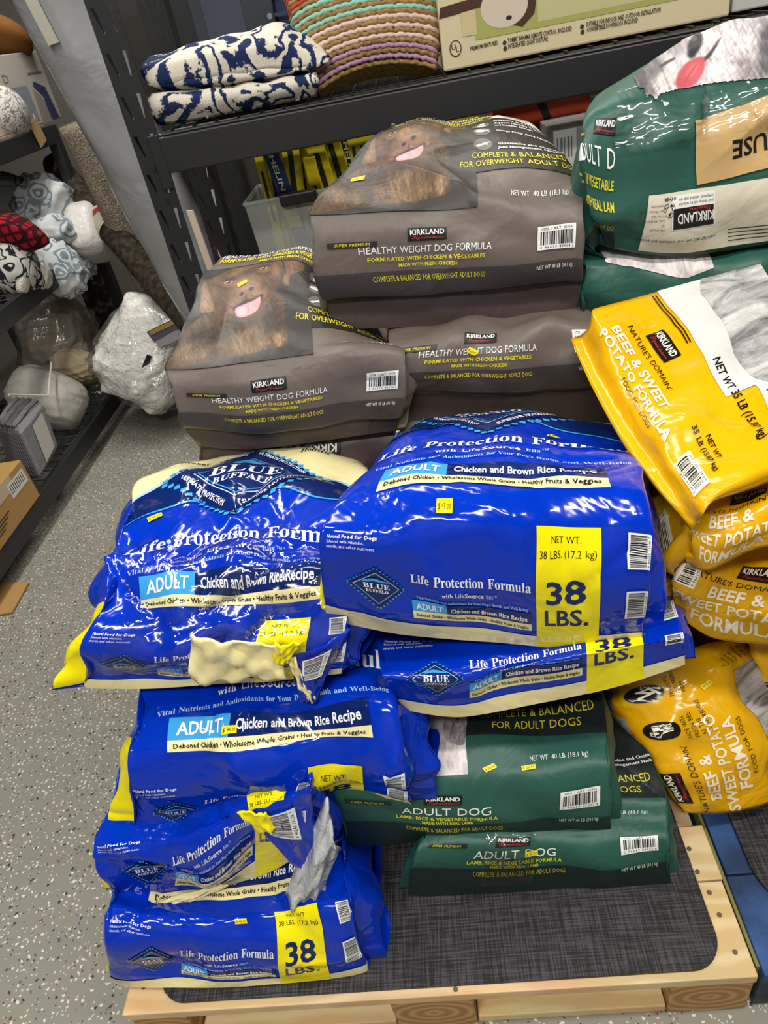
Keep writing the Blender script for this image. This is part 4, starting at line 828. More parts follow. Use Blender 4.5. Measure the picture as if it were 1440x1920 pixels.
c_ = fx(854, 91); t.ell('safety_mark', 4, 'ink', *c_, .0125, .0145); t.ell('safety_mark', 5, 'cream', *c_, .0105, .0125); t.text('safety_mark', 6, 'ink', 'U', c_[0] - .004, c_[1] - .002, .010, 'bold', align='c'); t.text('safety_mark', 6, 'ink', 'L', c_[0] + .004, c_[1] - .007, .010, 'bold', align='c')
planar(t, (fb[0], 1.745, ZT), (1, 0, 0), (0, 0, 1), FP, r_)
WH = pm('white_carton', '#c6c6c2', .6); x_ = at(1372, 20, y=1.80)[0]; tag(MB().box(x_, x_ + .3, 1.80, 2.05, ZT, ZT + .25).build('carton', WH, bevel=.004), 'plain white carton at the right end of the upper shelf', 'box')
SLATE = pm('slate_carton', '#2b303b', .5, .4); NAVY = pm('navy_carton', '#1d2a52', .5, .4)
def shelfbox(name, label, pxl, pxr, py, y, dep, z0, z1, mat, cat='box'):
    a, b = at(pxl, py, y=y)[0], at(pxr, py, y=y)[0]; r = thing(name, label, cat, ((a + b) / 2, y + dep / 2, z0)); MB().box(a, b, y, y + dep, z0, z1).build('carton_body', mat, r, bevel=.003); return r, a, b
r_, a, b = shelfbox('carton', 'dark slate carton behind the folded throw', 366, 522, 60, 1.97, .12, ZT, ZT + .4, SLATE)
t = Art(.5); pal = flatpal('slate', w='#8a8f98', d='#3a4150'); t.rect('picture_panel', 1, 'd', .03, .02, .12, .39)
for k in range(4): t.ell('icon', 2, 'w', .18, .12 + k * .04, .006, .006); t.rect('lettering', 2, 'd', .192, .117 + k * .04, .222, .124 + k * .04)
planar(t, (a, 1.97, ZT), (1, 0, 0), (0, 0, 1), pal, r_)
shelfbox('carton', 'navy blue carton between the throw and the braided cushion', 524, 575, 60, 1.99, .11, ZT, ZT + .33, NAVY)

# ------------------------------------------------------------------ things on the main rack's lower level
ZL = .725
FROST = pm('frosted_clear_plastic', '#d8dcd8', .25, .5)
nt, N, L = nodes(FROST); g1 = N.new('ShaderNodeBsdfTransparent'); g1.inputs[0].default_value = (.92, .94, .95, 1); mx = N.new('ShaderNodeMixShader'); mx.inputs[0].default_value = .30; L.new(g1.outputs[0], mx.inputs[1]); L.new(N['Principled BSDF'].outputs[0], mx.inputs[2]); L.new(mx.outputs[0], N['Material Output'].inputs['Surface'])
def bin_(label, x0, x1, y0, y1, z0, z1):
    r = thing('storage_bin', label, 'bin', ((x0 + x1) / 2, (y0 + y1) / 2, z0)); i = .018; m_ = MB(); th = .0025
    lo = [(x0 + i, y0 + i, z0), (x1 - i, y0 + i, z0), (x1 - i, y1 - i, z0), (x0 + i, y1 - i, z0)]; hi = [(x0, y0, z1), (x1, y0, z1), (x1, y1, z1), (x0, y1, z1)]
    m_.add(lo + hi, [(3, 2, 1, 0), (0, 1, 5, 4), (1, 2, 6, 5), (2, 3, 7, 6), (3, 0, 4, 7)]); o = m_.build('bin_body', FROST, r); so = o.modifiers.new('thickness', 'SOLIDIFY'); so.thickness = th
    rim = MB(); rim.tube([hi[0], hi[1], hi[2], hi[3], hi[0]], .005, 6); rim.build('rim', FROST, r); return r
xb0 = at(458, 384, y=1.86)[0]
bn = bin_('frosted clear bin of wiper blade packs left of the top brown bag', xb0, xb0 + .30, 1.86, 2.09, ZL, 1.07)
a, b = at(524, 372, y=1.85), at(592, 358, y=1.85); MB().box(a[0], b[0], 1.840, 1.868, 1.052, 1.079).build('latch_handle', BLK, bn, bevel=.004)
bin_('second frosted bin of wiper packs behind the top brown bag', xb0 + .33, xb0 + .70, 1.86, 2.09, ZL, 1.07)
WP = flatpal('wiper_pack', yel='#e3d11a', blue='#2a3f7c', dark='#23252a', clear='#b9bfc0', white='#e6e6e2', grey='#6a6f74')
def wiper(label, px, py, lean, wd, top, kind, y, rz=0.0):
    c = at(px, py, y=y); base = np.array([c[0] - lean * (c[2] - ZL - .01), y, ZL + .01]); up = np.array([lean, .03, 1.0]); up /= np.linalg.norm(up); h = (top - base[2]) / up[2]
    ex = np.array([math.cos(rz), math.sin(rz), 0]); ey = np.cross(up, ex); r = thing('wiper_blade_pack', label, 'wiper pack', base, 'wiper blade packs in the bins'); ex = ex * wd
    m_ = MB(); o_ = base - ex / 2; m_.obox(o_, ex, ey * .022, up * h * .62); m_.build('pack_sleeve', WP['blue' if kind == 1 else 'yel' if kind == 0 else 'clear'], r, bevel=.002)
    m_ = MB(); m_.obox(o_ + up * h * .62, ex, ey * .022, up * h * .38); m_.build('pack_top', WP['yel' if kind in (0, 2) else 'blue'], r, bevel=.002)
    m_ = MB(); m_.obox(o_ + ex * .32 + up * h * .58 - ey * .004, ex * .30, ey * .004, up * h * .26); m_.build('blade_window', WP['dark'], r, bevel=.002)
    if kind == 1:
        t = Art(.5); t.text('lettering', 1, 'white', 'MICHELIN', wd * .38, h * .95, wd * .34, 'bold', w=h * .27, rot=-math.pi / 2, res=1); t.rect('color_band', 1, 'yel', 0, h * .50, wd, h * .60); planar(t, o_ - ey * .0045, ex / wd, up, WP, r)
for k, (px, py, ln, wd, top, kd_, y) in enumerate(((492, 330, -.02, .022, 1.20, 0, 1.93), (520, 330, -.14, .036, 1.24, 1, 1.90), (548, 320, .10, .045, 1.24, 0, 1.93), (563, 300, .05, .03, 1.27, 0, 1.98), (585, 330, -.04, .03, 1.14, 2, 1.90), (603, 320, -.12, .045, 1.22, 2, 1.94), (628, 300, -.12, .048, 1.25, 0, 1.98), (505, 300, .06, .03, 1.18, 0, 2.03), (650, 290, .02, .04, 1.22, 1, 2.03))):
    wiper(('narrow yellow wiper pack at the left end of the clear bin', 'blue wiper pack with white maker lettering leaning left in the bin', 'yellow and black wiper pack leaning right above the black latch', 'thin yellow wiper pack standing behind the right-leaning one', 'short clear wiper pack beside the black latch', 'clear and yellow wiper pack leaning left near the brown bag', 'yellow wiper pack leaning left, tallest beside the brown bag', 'yellow wiper pack at the back of the clear bin', 'blue wiper pack at the rear right of the clear bin')[k], px, py, ln, wd, top, kd_, y)
for k, px in enumerate((832, 848, 862, 878, 893)): wiper('yellow wiper pack peeking over the top brown bag, %s of five' % ('leftmost', 'second', 'third', 'fourth', 'rightmost')[k], px, 235, .03, .022, 1.17 + .01 * (k % 2), 0, 1.95)
for k in range(3): wiper('pale wiper pack just left of the top brown bag, %s of three' % ('leftmost', 'middle', 'rightmost')[k], 665 + k * 16, 290, .0, .026, 1.22, 2, 1.93)
ORG = flatpal('orange_carton', base='#b4401f', w='#d9a48f', white='#ddd6cf', dark='#1e1c1c')
r_, a, b = shelfbox('carton', 'orange-red carton with a black strap under the rack beam', 922, 1108, 200, 2.0, .1, ZL, 1.165, ORG['base'])
t = Art(.5); w_ = b - a
for k in range(3): t.rect('printed_lines', 1, 'w', w_ * (.10, .50, .50)[k], (.355, .375, .358)[k], w_ * (.42, .85, .85)[k], (.360, .384, .372)[k])
t.rect('barcode_label', 2, 'white', w_ * .89, .366, w_ * .965, .386); t.rect('barcode_label', 3, 'dark', w_ * .90, .371, w_ * .955, .383)
t.line('strap', 4, 'dark', [(w_ * .44, .46), (w_ * .72, .30)], .018); planar(t, (a, 2.0, ZL), (1, 0, 0), (0, 0, 1), ORG, r_)
r_, a, b = shelfbox('carton', 'grey and white carton with yellow tape between the brown and green top bags', 1040, 1150, 300, 1.80, .19, ZL, 1.115, pm('grey_carton', '#8f8f8c', .6))
MB().box(a - .002, a + .05, 1.797, 1.80, 1.03, 1.115).build('white_panel', WH, r_); MB().box(a - .001, a + .028, 1.795, 1.7975, 1.035, 1.048).build('yellow_tape', WP['yel'], r_)
t = Art(.5)
for k in range(5): t.rect('lettering', 2, 'grey', .005 + .008 * k, 1.058 - ZL, .008 + .008 * k + .002 * (k % 2), 1.10 - ZL)
planar(t, (a, 1.797, ZL), (1, 0, 0), (0, 0, 1), WP, r_)
shelfbox('carton', 'plain grey carton on the lower rack level under the taped one', 1045, 1110, 420, 1.81, .18, ZL - .0, ZL + .2, pm('dull_carton', '#77756f', .7)) if False else None

# ------------------------------------------------------------------ left rack with linens
SX = -1.55
lr = thing('storage_rack', 'black rack of linens and bedding along the left aisle', 'shelf', (-1.85, 2.5, 0))
for x in (SX - .045, -2.2):
    for y in (1.0, 3.50): MB().box(x, x + .045, y, y + .06, 0, 1.24).build('upright', BLK, lr, bevel=.003)
for z in (.075, .685, 1.17):
    MB().box(SX - .03, SX, 1.06, 3.50, z, z + .072).build('beam', BLK, lr, bevel=.003); MB().box(-2.2, -2.17, 1.06, 3.50, z, z + .072).build('rear_beam', BLK, lr, bevel=.003)
    d = MB()
    for k in range(34): d.tube([(-2.18, 1.1 + k * .07, z + .068), (SX - .01, 1.1 + k * .07, z + .068)], .0028, 5)
    for k in range(9): d.tube([(-2.15 + k * .07, 1.06, z + .062), (-2.15 + k * .07, 3.5, z + .062)], .0028, 5)
    tag(d.build('wire_deck', pm('grey_wire', '#55565a', .4, .5, metal=.3), lr), None, None, kind='stuff')
MB().box(-2.18, SX - .02, 2.9, 3.48, 1.243, 1.252).build('shelf_board', pm('particle_board', '#8a7a62', .8), lr)
SUEDE = pm('tan_suede', '#7a5128', .9, .2, [('noise', 200, .3, .002)]); LACE = patmat('white_lace', '#c9c6c0', '#7d7770', 'line', 28); DUV = patmat('snowflake_duvet', '#c9cdce', '#7d8c94', 'floral', 10); DUVD = patmat('grey_floral_duvet', '#6f7174', '#3d4046', 'floral', 10); GEO = patmat('black_geometric_fleece', '#c9c7c2', '#24262a', 'line', 14)
CREAM = pm('cream_fleece', '#cfc8ba', .95, .1, [('noise', 90, .6, .01)]); TAUPE = pm('taupe_linen', '#a2988a', .9, .15, [('noise', 30, .5, .012)]); WHT = pm('white_bedding', '#c2bfb9', .9, .15, [('noise', 25, .5, .015)])
FILM = clearmat('thin_plastic_bag', .16, (.99, .99, .99, 1), .05, (('noise', 12, .6, .02), ('ridge', 9, .5, .015)))
q = dict(x=SX - .16)
blob('suede_cushion', 'tan suede cushion on the left rack, partly out of frame', 'cushion', (0, 69), (57, 25), dict(x=SX - .12), SUEDE, dep=.12, rot=-6, e=2.2, amp=.03, seed=3)
r_ = thing('slipper_carton', 'pale printed carton with a window showing grey fluff on the left rack', 'box', (-1.75, 3.25, 1.252)); c0 = at(112, 214, x=SX - .05); 
zc_ = at(50, 97, x=SX - .045)[2]; MB().box(-1.80, SX - .045, 3.02, c0[1], 1.252, zc_).build('carton_body', pm('pale_carton', '#a9a49a', .7), r_, bevel=.004)
t = Art(.5); pal = flatpal('slipper', grey='#7f8288', navy='#34365c', skin='#8d8078', txt='#8a6a58', dark='#2f2c30')
w_ = c0[1] - 3.02; t.rect('window', 1, 'grey', w_ * .35, .015, w_ * .68, .15); t.poly('picture', 2, 'skin', [(w_ * .70, .0), (w_ * .86, .0), (w_ * .82, .10), (w_ * .74, .13)]); t.poly('picture', 3, 'navy', [(w_ * .84, .005), (w_ * .96, .005), (w_ * .92, .13), (w_ * .78, .16), (w_ * .76, .14), (w_ * .84, .10)]); t.rect('lettering', 2, 'txt', w_ * .75, .185, w_ * .95, .192); t.text('lettering', 2, 'txt', 'D', w_ * .42, .17, .03, w=.05)
planar(t, (SX - .045, 3.02, 1.252), (0, 1, 0), (0, 0, 1), pal, r_)
lp = blob('lace_cushion', 'round white lace cushion at the left edge of the upper left shelf', 'cushion', (8, 215), (42, 46), dict(x=SX - .06), LACE, dep=.11, e=2.1, amp=.03, seed=4)
tg = thing('hang_tag', 'small kraft paper hang tag dangling over the left rack beam', 'tag', at(76, 250, x=SX + .004)); c_ = at(76, 250, x=SX + .004)
MB().obox(c_ + np.array([0, -.05, -.05]), (.002, 0, 0), (0, .08, .02), (0, -.02, .09)).build('tag_card', pm('kraft_card', '#a98a58', .8), tg); MB().tube([c_ + np.array([0, 0, .04]), at(62, 212, x=SX + .004)], .0015, 5).build('string', CREAM, tg)
blob('folded_duvet', 'dark grey floral duvet at the back of the middle left shelf', 'bedding', (18, 385), (62, 46), dict(x=SX - .30), DUVD, dep=.2, amp=.08, seed=5, fold=.25, ridges=9)
blob('snowflake_duvet', 'pale blue snowflake duvet bulging on top of the middle left shelf', 'bedding', (84, 392), (55, 58), dict(x=SX - .15), DUV, dep=.17, rot=-25, amp=.12, seed=6, fold=.42, ridges=9, seg=(84, 60))
blob('snowflake_sheet', 'pale blue snowflake sheet fold drooping over the beam of the left rack', 'bedding', (112, 505), (40, 50), dict(x=SX - .02), DUV, dep=.10, rot=22, amp=.10, seed=7, fold=.45, ridges=8, off=.02, seg=(72, 50))
blob('snowflake_sheet', 'pale blue snowflake sheet corner beside the white plastic bag', 'bedding', (140, 478), (30, 45), dict(x=SX - .06), DUV, dep=.1, rot=30, amp=.10, seed=8, fold=.4, ridges=8)
blob('snowflake_sheet', 'pale snowflake fold lying right of the red plaid pillow', 'bedding', (105, 440), (45, 28), dict(x=SX - .06), DUV, dep=.12, rot=10, amp=.10, seed=18, fold=.4, ridges=8)
PLAID = pm('red_plaid', '#8e1722', .9, .15)
nt, N, L = nodes(PLAID); g_ = N.new('ShaderNodeNewGeometry'); cur = None
for k, (d_, sc, col) in enumerate((('X', 9, '#3c1418'), ('Z', 9, '#3c1418'), ('Y', 14, '#2b1216'))):
    w_ = N.new('ShaderNodeTexWave'); w_.bands_direction = d_; w_.inputs['Scale'].default_value = sc; w_.inputs['Distortion'].default_value = .4; L.new(g_.outputs['Position'], w_.inputs['Vector']); cr = N.new('ShaderNodeValToRGB'); cr.color_ramp.elements[0].position = .72; cr.color_ramp.elements[1].position = .80; L.new(w_.outputs['Fac'], cr.inputs['Fac'])
    mx = N.new('ShaderNodeMix'); mx.data_type = 'RGBA'; mx.inputs['A'].default_value = lin('#9c1a26'); mx.inputs['B'].default_value = lin(col); L.new(cr.outputs['Color'], mx.inputs['Factor'])
    if cur: L.new(cur, mx.inputs['A'])
    cur = mx.outputs['Result']
L.new(cur, N['Principled BSDF'].inputs['Base Color'])
blob('plaid_pillow', 'red plaid pillow poking in from the left edge', 'pillow', (22, 436), (72, 34), dict(x=SX - .01), PLAID, dep=.10, rot=-14, e=1.5, amp=.05, seed=9, fold=.05)
blob('geometric_fleece', 'white fleece with black geometric print at the left edge', 'blanket', (30, 505), (42, 48), dict(x=SX - .05), GEO, dep=.12, rot=20, amp=.08, seed=10, fold=.12)
blob('cream_fleece', 'curled cream fleece edge below the red plaid pillow', 'blanket', (72, 518), (24, 22), dict(x=SX - .01), CREAM, dep=.06, amp=.12, seed=11, fold=.3)
blob('cream_fleece', 'narrow cream fleece trim hanging beside the geometric fleece', 'blanket', (43, 528), (10, 22), dict(x=SX + .0), CREAM, dep=.03, rot=-8, amp=.08, seed=12)
blob('plastic_shopping_bag', 'white plastic bag stuffed full at the far end of the middle left shelf', 'plastic bag', (170, 436), (35, 50), dict(y=3.36), pm('white_polybag', '#dedad4', .35, .5, [('noise', 25, .6, .012)]), dep=.13, rot=12, e=3.2, amp=.05, seed=13, fold=.08)
# bottom shelf
blob('bedding_bag', 'large taupe linen in a clear plastic bag on the bottom left shelf', 'bedding bag', (112, 640), (66, 85), dict(x=SX - .25), TAUPE, dep=.2, rot=12, amp=.12, seed=14, fold=.4, ridges=12, seg=(90, 64))
b1 = bpy.data.objects['bedding_bag']
blob('clear_wrap', None, None, (112, 640), (72, 90), dict(x=SX - .25), FILM, dep=.22, rot=12, amp=.14, seed=15, fold=.45, ridges=12, seg=(90, 64), parent=b1)
blob('linen_roll', 'rolled beige linen in front of the taupe bag', 'bedding', (142, 688), (44, 32), dict(x=SX - .12), pm('beige_linen', '#b3a288', .85, .2, [('noise', 35, .7, .012)]), dep=.10, amp=.10, seed=16, fold=.4, ridges=12, seg=(80, 56))
blob('pillow_bag', 'white pillow in a zipped sheer bag on the bottom left shelf', 'pillow', (88, 745), (70, 52), dict(x=SX - .16), pm('sheer_white_bag', '#bcb8b0', .45, .4, [('noise', 22, .5, .012)]), dep=.14, rot=-25, e=2.6, amp=.07, seed=17, fold=.18, ridges=9, seg=(80, 56))
b1 = bpy.data.objects['pillow_bag']; MB().tube([at(16, 740, x=SX - .03), at(90, 742, x=SX - .02), at(96, 680, x=SX - .04)], .004, 6).build('zip_piping', CREAM, b1)
blob('clear_plastic_bag', 'small clear plastic bag end at the far bottom of the left rack', 'plastic bag', (190, 735), (38, 24), dict(x=SX - .1), FILM, dep=.08, rot=15, amp=.15, seed=19, fold=.3)
GRY = pm('grey_sheet', '#77767a', .75, .25, [('wave', 26, .5, .008)])
r_ = thing('sheet_set', 'folded grey sheet set standing upright on the bottom left shelf', 'bedding', at(55, 880, x=SX - .08))
a_ = [at(28, 905, x=SX - .2), at(78, 900, x=SX - .015), at(112, 838, x=SX - .01), at(60, 830, x=SX - .2)]
tp = [at(-12, 800, x=SX - .2), at(34, 806, x=SX - .015), at(82, 752, x=SX - .01), at(30, 748, x=SX - .2)]
MB().hexa(a_, tp).build('folded_stack', GRY, r_, bevel=.02); 
for k in range(4):
    d_ = np.array([0, 0, .006]); f0, f1 = .12 + .22 * k, .24 + .22 * k; P4 = lambda s, t_: (1 - s) * ((1 - t_) * tp[0] + t_ * tp[1]) + s * ((1 - t_) * tp[3] + t_ * tp[2])
    m_ = MB(); m_.tube([P4(.04, f0) + d_, P4(.3, f0 + .03) + d_ * 1.6, P4(.6, f0 - .02) + d_ * 1.6, P4(.96, f0) + d_], .011, 8); m_.build('fold_edge', GRY, r_, smooth=True)
lb = lambda s, t_: (1 - t_) * ((1 - s) * a_[1] + s * a_[2]) + t_ * ((1 - s) * tp[1] + s * tp[2]); n_ = np.cross(a_[2] - a_[1], tp[1] - a_[1]); n_ /= np.linalg.norm(n_)
MB().add([lb(.35, .12) + n_ * .004, lb(.80, .15) + n_ * .004, lb(.80, .88) + n_ * .004, lb(.38, .85) + n_ * .004], [(0, 1, 2, 3)]).build('paper_label', pm('paper_label', '#b5b0aa', .6), r_)
r_ = thing('cardboard_box', 'brown cardboard box with barcode sticker at the front of the bottom left shelf', 'box', at(30, 1000, x=SX)); KB = pm('cardboard', '#a5814e', .75, .2, [('noise', 60, .15, .003)])
q0, q1 = at(-60, 1080, x=SX + .004), at(74, 925, x=SX + .004); q1[2] = q0[2] = .148; zt = at(40, 860, x=SX + .004)[2]
MB().box(SX - .30, SX + .004, q0[1], q1[1], .148, zt).build('carton_body', KB, r_, bevel=.004)
t = Art(.5); pal = flatpal('cardboard_box', tape='#b8a68c', white='#c9c9c4', dark='#2d2a26'); LB = q1[1] - q0[1]; H_ = zt - .148
t.rect('tape_strip', 1, 'tape', LB * .35, H_ * .68, LB * .80, H_); t.rect('barcode_label', 2, 'white', LB * .72, H_ * .52, LB * .96, H_ * .86)
for k in range(9): t.rect('barcode_label', 3, 'dark', LB * (.74 + .023 * k), H_ * .60, LB * (.748 + .023 * k), H_ * .80)
for k in range(4): t.rect('lettering', 1, 'dark', LB * .40, H_ * (.42 - .07 * k), LB * (.62 - .04 * k), H_ * (.445 - .07 * k))
planar(t, (SX + .004, q0[1], .148), (0, 1, 0), (0, 0, 1), pal, r_)
sl = [at(-30, 1095, z=.003), at(55, 1094, z=.003), at(24, 1150, z=.003), at(-30, 1160, z=.003)]; up = np.array([0, 0, .006])
tag(MB().hexa(sl[::-1], [p + up for p in sl[::-1]]).build('cardboard_sheet', KB), 'flat piece of brown cardboard lying on the floor at the left edge', 'cardboard')

# ------------------------------------------------------------------ rugs and the bagged blanket at the end of the aisle
def roll(name, label, p0, p1, r0, mat, cat='rug', seg=40, rings=40, amp=.02, seed=1, parts=()):
    """rolled rug leaning: slightly uneven tube down to the floor"""
    d = p1 - p0; tt = p0[2] / d[2]; p0 = p0 - d * tt; p0[2] = .0; d = p1 - p0; rg = np.random.RandomState(seed); t = d / np.linalg.norm(d); u = np.cross(t, (0, 0, 1)); u /= np.linalg.norm(u); q = np.cross(t, u)
    p0 = p0 + np.array([0, 0, r0 * math.hypot(t[0], t[1])]); ph = rg.uniform(0, 6, 4); V = []; F = []
    for j in range(rings + 1):
        c = p0 + d * j / rings
        for i in range(seg):
            a = 2 * math.pi * i / seg; rr = r0 * (1 + amp * math.sin(2 * a + ph[0] + j * .1) + amp * math.sin(5 * a + j * .45 + ph[1]) + amp * .7 * math.sin(j * .9 + 3 * a + ph[2])); V.append(c + rr * (math.cos(a) * u + math.sin(a) * q))
    for j in range(rings):
        for i in range(seg): a = j * seg + i; b = j * seg + (i + 1) % seg; F.append((a, b, b + seg, a + seg))
    F += [tuple(range(seg))[::-1], tuple(range(rings * seg, (rings + 1) * seg))]
    r = thing(name, label, cat, p0); obj('rug_roll', np.array(V) - loc_of(r), F, mat, r, True); return r, p0, d, u, q
GW = pm('grey_polythene_wrap', '#97989a', .25, .6, [('noise', 5, .5, .03), ('ridge', 6, .28, .015)], coat=.3)
r_, p0, d, u, q = roll('wrapped_rug', 'tall rolled rug in shiny grey plastic leaning left of the rack', at(392, 575, y=2.75), at(76, -60, y=2.62), .122, GW, amp=.025, seed=3)
c_ = at(60, 46, y=2.5); zc = at(60, 46, y=2.52); e1 = d / np.linalg.norm(d); e2 = CR - e1 * (CR @ e1); e2 /= np.linalg.norm(e2)
k_ = p0 + e1 * ((zc - p0) @ e1) - e2 * .055 - np.cross(e2, e1) * .0; nn = -CF + e1 * (CF @ e1); nn /= np.linalg.norm(nn)
MB().add([k_ + nn * .13 - e2 * .02 - e1 * .06, k_ + nn * .141 + e2 * .018 - e1 * .06, k_ + nn * .141 + e2 * .018 + e1 * .06, k_ + nn * .13 - e2 * .02 + e1 * .06], [(0, 1, 2, 3)]).build('barcode_label', pm('paper_tag', '#c9c4b6', .6), r_)
SHAG = pm('beige_shag', '#b0a38f', 1.0, .1, [('noise', 130, 1.0, .02)], var=('#857a6c', 170, .4, .6))
roll('shag_rug', 'rolled beige shag rug behind the plastic-wrapped roll', at(256, 480, y=3.28), at(146, 235, y=3.22), .07, SHAG, amp=.03, seed=5)
WOV = pm('brown_woven', '#4c4338', .95, .1, [('wave', 60, .6, .006)], var=('#2e2922', 40, .4, .6))
r_, p0, d, u, q = roll('woven_rug', 'rolled brown woven rug with cream wrapper band and red stripe', at(292, 540, y=3.02), at(112, 330, y=3.7), .058, WOV, amp=.02, seed=6)
def ring(c0, c1, r0, nm, mt): m_ = MB(); m_.tube([c0, c1], r0, 28, cap=False); m_.build(nm, mt, r_, smooth=True)
f = lambda px, py: p0 + d * (((at(px, py, y=3.3) - p0) @ d) / (d @ d))
ring(f(160, 385), f(222, 452), .063, 'paper_band', pm('cream_paper', '#c2bbab', .7)); ring(f(170, 392), f(184, 408), .0645, 'red_stripe', pm('red_print', '#a5302a', .7))
roll('dark_rug', 'dark patterned rug roll standing in the gap behind the left rack', at(190, 560, y=3.9), at(95, 330, y=3.92), .09, pm('dark_pattern_rug', '#3a342e', 1, .1, [('noise', 120, .8, .01)], var=('#7a7062', 25, .5, .62)), amp=.02, seed=8)
wb = thing('bagged_blanket', 'white fluffy blanket in a clear zipped bag on the floor by the rack', 'blanket bag', at(290, 800, z=0))
FLUF = pm('white_fluffy_blanket', '#f4f2ec', 1, .1, [('noise', 40, .9, .02)], var=('#dcdad4', 14, .4, .65))
blob('blanket', None, None, (282, 665), (88, 98), dict(y=2.98), FLUF, dep=.17, rot=-28, e=3.0, amp=.07, seed=21, fold=.36, ridges=11, seg=(96, 70), parent=wb, flat=.004)
blob('clear_bag', None, None, (282, 665), (94, 104), dict(y=2.98), FILM, dep=.185, rot=-28, e=3.0, amp=.08, seed=22, fold=.36, ridges=10, seg=(96, 70), parent=wb, flat=.002)
def strip(name, P, y, mt, par, th=.004):
    c = [at(p[0], p[1], y=yy) for p, yy in zip(P, y)]; n = np.cross(c[1] - c[0], c[3] - c[0]); n /= np.linalg.norm(n); MB().hexa(c, [p + n * th for p in c]).build(name, mt, par)
strip('printed_insert', [(290, 642), (342, 612), (340, 590), (275, 622)], [2.80] * 4, pm('insert_card', '#5b5d66', .6), wb); strip('printed_insert', [(284, 628), (338, 602), (334, 596), (280, 622)], [2.795] * 4, pm('insert_gold', '#b08a3e', .6), wb); strip('printed_insert', [(298, 652), (345, 632), (345, 614), (292, 640)], [2.797] * 4, pm('insert_photo', '#a79fa6', .6), wb)
strip('bag_strap', [(252, 722), (262, 724), (285, 668), (276, 664)], [2.80] * 4, BLK, wb)
tag(MB().box(-2.17, -1.82, 2.95, 3.47, 1.253, 1.80).build('carton', pm('black_carton', '#1d1e22', .7), bevel=.004), 'charcoal filler carton at the back of the upper left shelf', 'box')  # filler carton added to keep this upper left corner dark

# ------------------------------------------------------------------ the bags, stack by stack
def stick(*l):
    t = Art()
    for s in l: t.sticker(s[0], s[1], s[2], 'sticker', 'ink' if len(s) < 5 else s[4], s[3] if len(s) > 3 else 0)
    return t
BLU['ink'] = BLU['black']
GB = 'blue dog food bags'; GK = 'brown dog food bags'; GG = 'green dog food bags'; GY = 'yellow dog food bags'

# left blue stack, bottom to top
bag('B1', 'dog_food_bag', 'blue dog food bag lowest of the left stack, lying on the mat', [
    (0, [(213, 1836), (330, 1851), (450, 1849), (570, 1839), (690, 1816)], ('z', .15)),
    (.15, [(203, 1795), (327, 1808), (447, 1806), (567, 1796), (676, 1775)], .482),
    (.27, [(198, 1748), (325, 1760), (444, 1758), (560, 1748), (664, 1725)], .495),
    (.38, [(202, 1705), (323, 1718), (438, 1715), (552, 1703), (655, 1682)], .52),
    (.5, [(215, 1668), (325, 1678), (432, 1673), (543, 1660), (648, 1640)], .56)],
    BLU['base'], ART_BLUE, BLU, zb=.148, tail=[(.8, .12, .31, 1.0), (1.15, .27, .29, .97), (1.38, .38, .22, .95), (1.5, .42, .15, .9)], seed=11, amp=.005, creases=26, cdepth=.010, cell=.008, bmax=.8, group=GB, extra=stick((.50, .33, '$ 45.00')), sides=(.02, .03))
bag('B2', 'dog_food_bag', 'crumpled blue dog food bag with torn folded corner, second from the bottom left', [
    (0, [(212, 1678), (315, 1695), (420, 1662), (505, 1634), (560, 1600)], [.565, .565, .57, .575, .58]),
    (.15, [(188, 1640), (318, 1634), (418, 1590), (505, 1556), (575, 1530)], .555),
    (.3, [(177, 1600), (310, 1578), (410, 1533), (500, 1505), (582, 1480)], .57),
    (.45, [(188, 1545), (310, 1528), (410, 1493), (500, 1468), (588, 1445)], .605),
    (.6, [(215, 1475), (320, 1470), (410, 1455), (500, 1440), (592, 1420)], .66)],
    BLU['base'], ART_BLUE, BLU, zb=.305, tail=[(.85, .12, .43, 1.0), (1.2, .27, .41, .97), (1.4, .36, .36, .95), (1.5, .4, .31, .9)], seed=23, amp=.006, creases=26, cdepth=.012, cell=.008, bmax=.85, group=GB, extra=stick((.05, .56, '$ 45.00', .4)))
bag('B3', 'dog_food_bag', 'blue dog food bag sagging in the middle of the left stack, under the film-wrapped one', [
    (0, [(262, 1570), (372, 1548), (490, 1510), (625, 1484), (772, 1508)], [.60, .60, .605, .635, .61]),
    (.16, [(250, 1538), (370, 1522), (490, 1490), (625, 1485), (768, 1490)], [.59, .59, .59, .612, .59]),
    (.31, [(243, 1490), (370, 1485), (492, 1466), (625, 1475), (764, 1462)], [.588, .588, .588, .592, .588]),
    (.47, [(240, 1414), (368, 1408), (494, 1400), (622, 1388), (755, 1379)], .61),
    (.6, [(248, 1352), (370, 1345), (494, 1335), (620, 1325), (743, 1312)], .65),
    (.72, [(262, 1292), (375, 1288), (494, 1280), (615, 1270), (730, 1262)], .70)],
    BLU['base'], ART_BLUE, BLU, zb=.44, tail=[(.95, .12, .65, 1.0), (1.2, .25, .63, .98), (1.38, .33, .55, .95), (1.5, .37, .46, .9)], seed=31, amp=.006, creases=28, cdepth=.011, cell=.008, bmax=.95, group=GB, extra=stick((.36, .525, '$ 45.00', .05)), sides=(.05, .04))
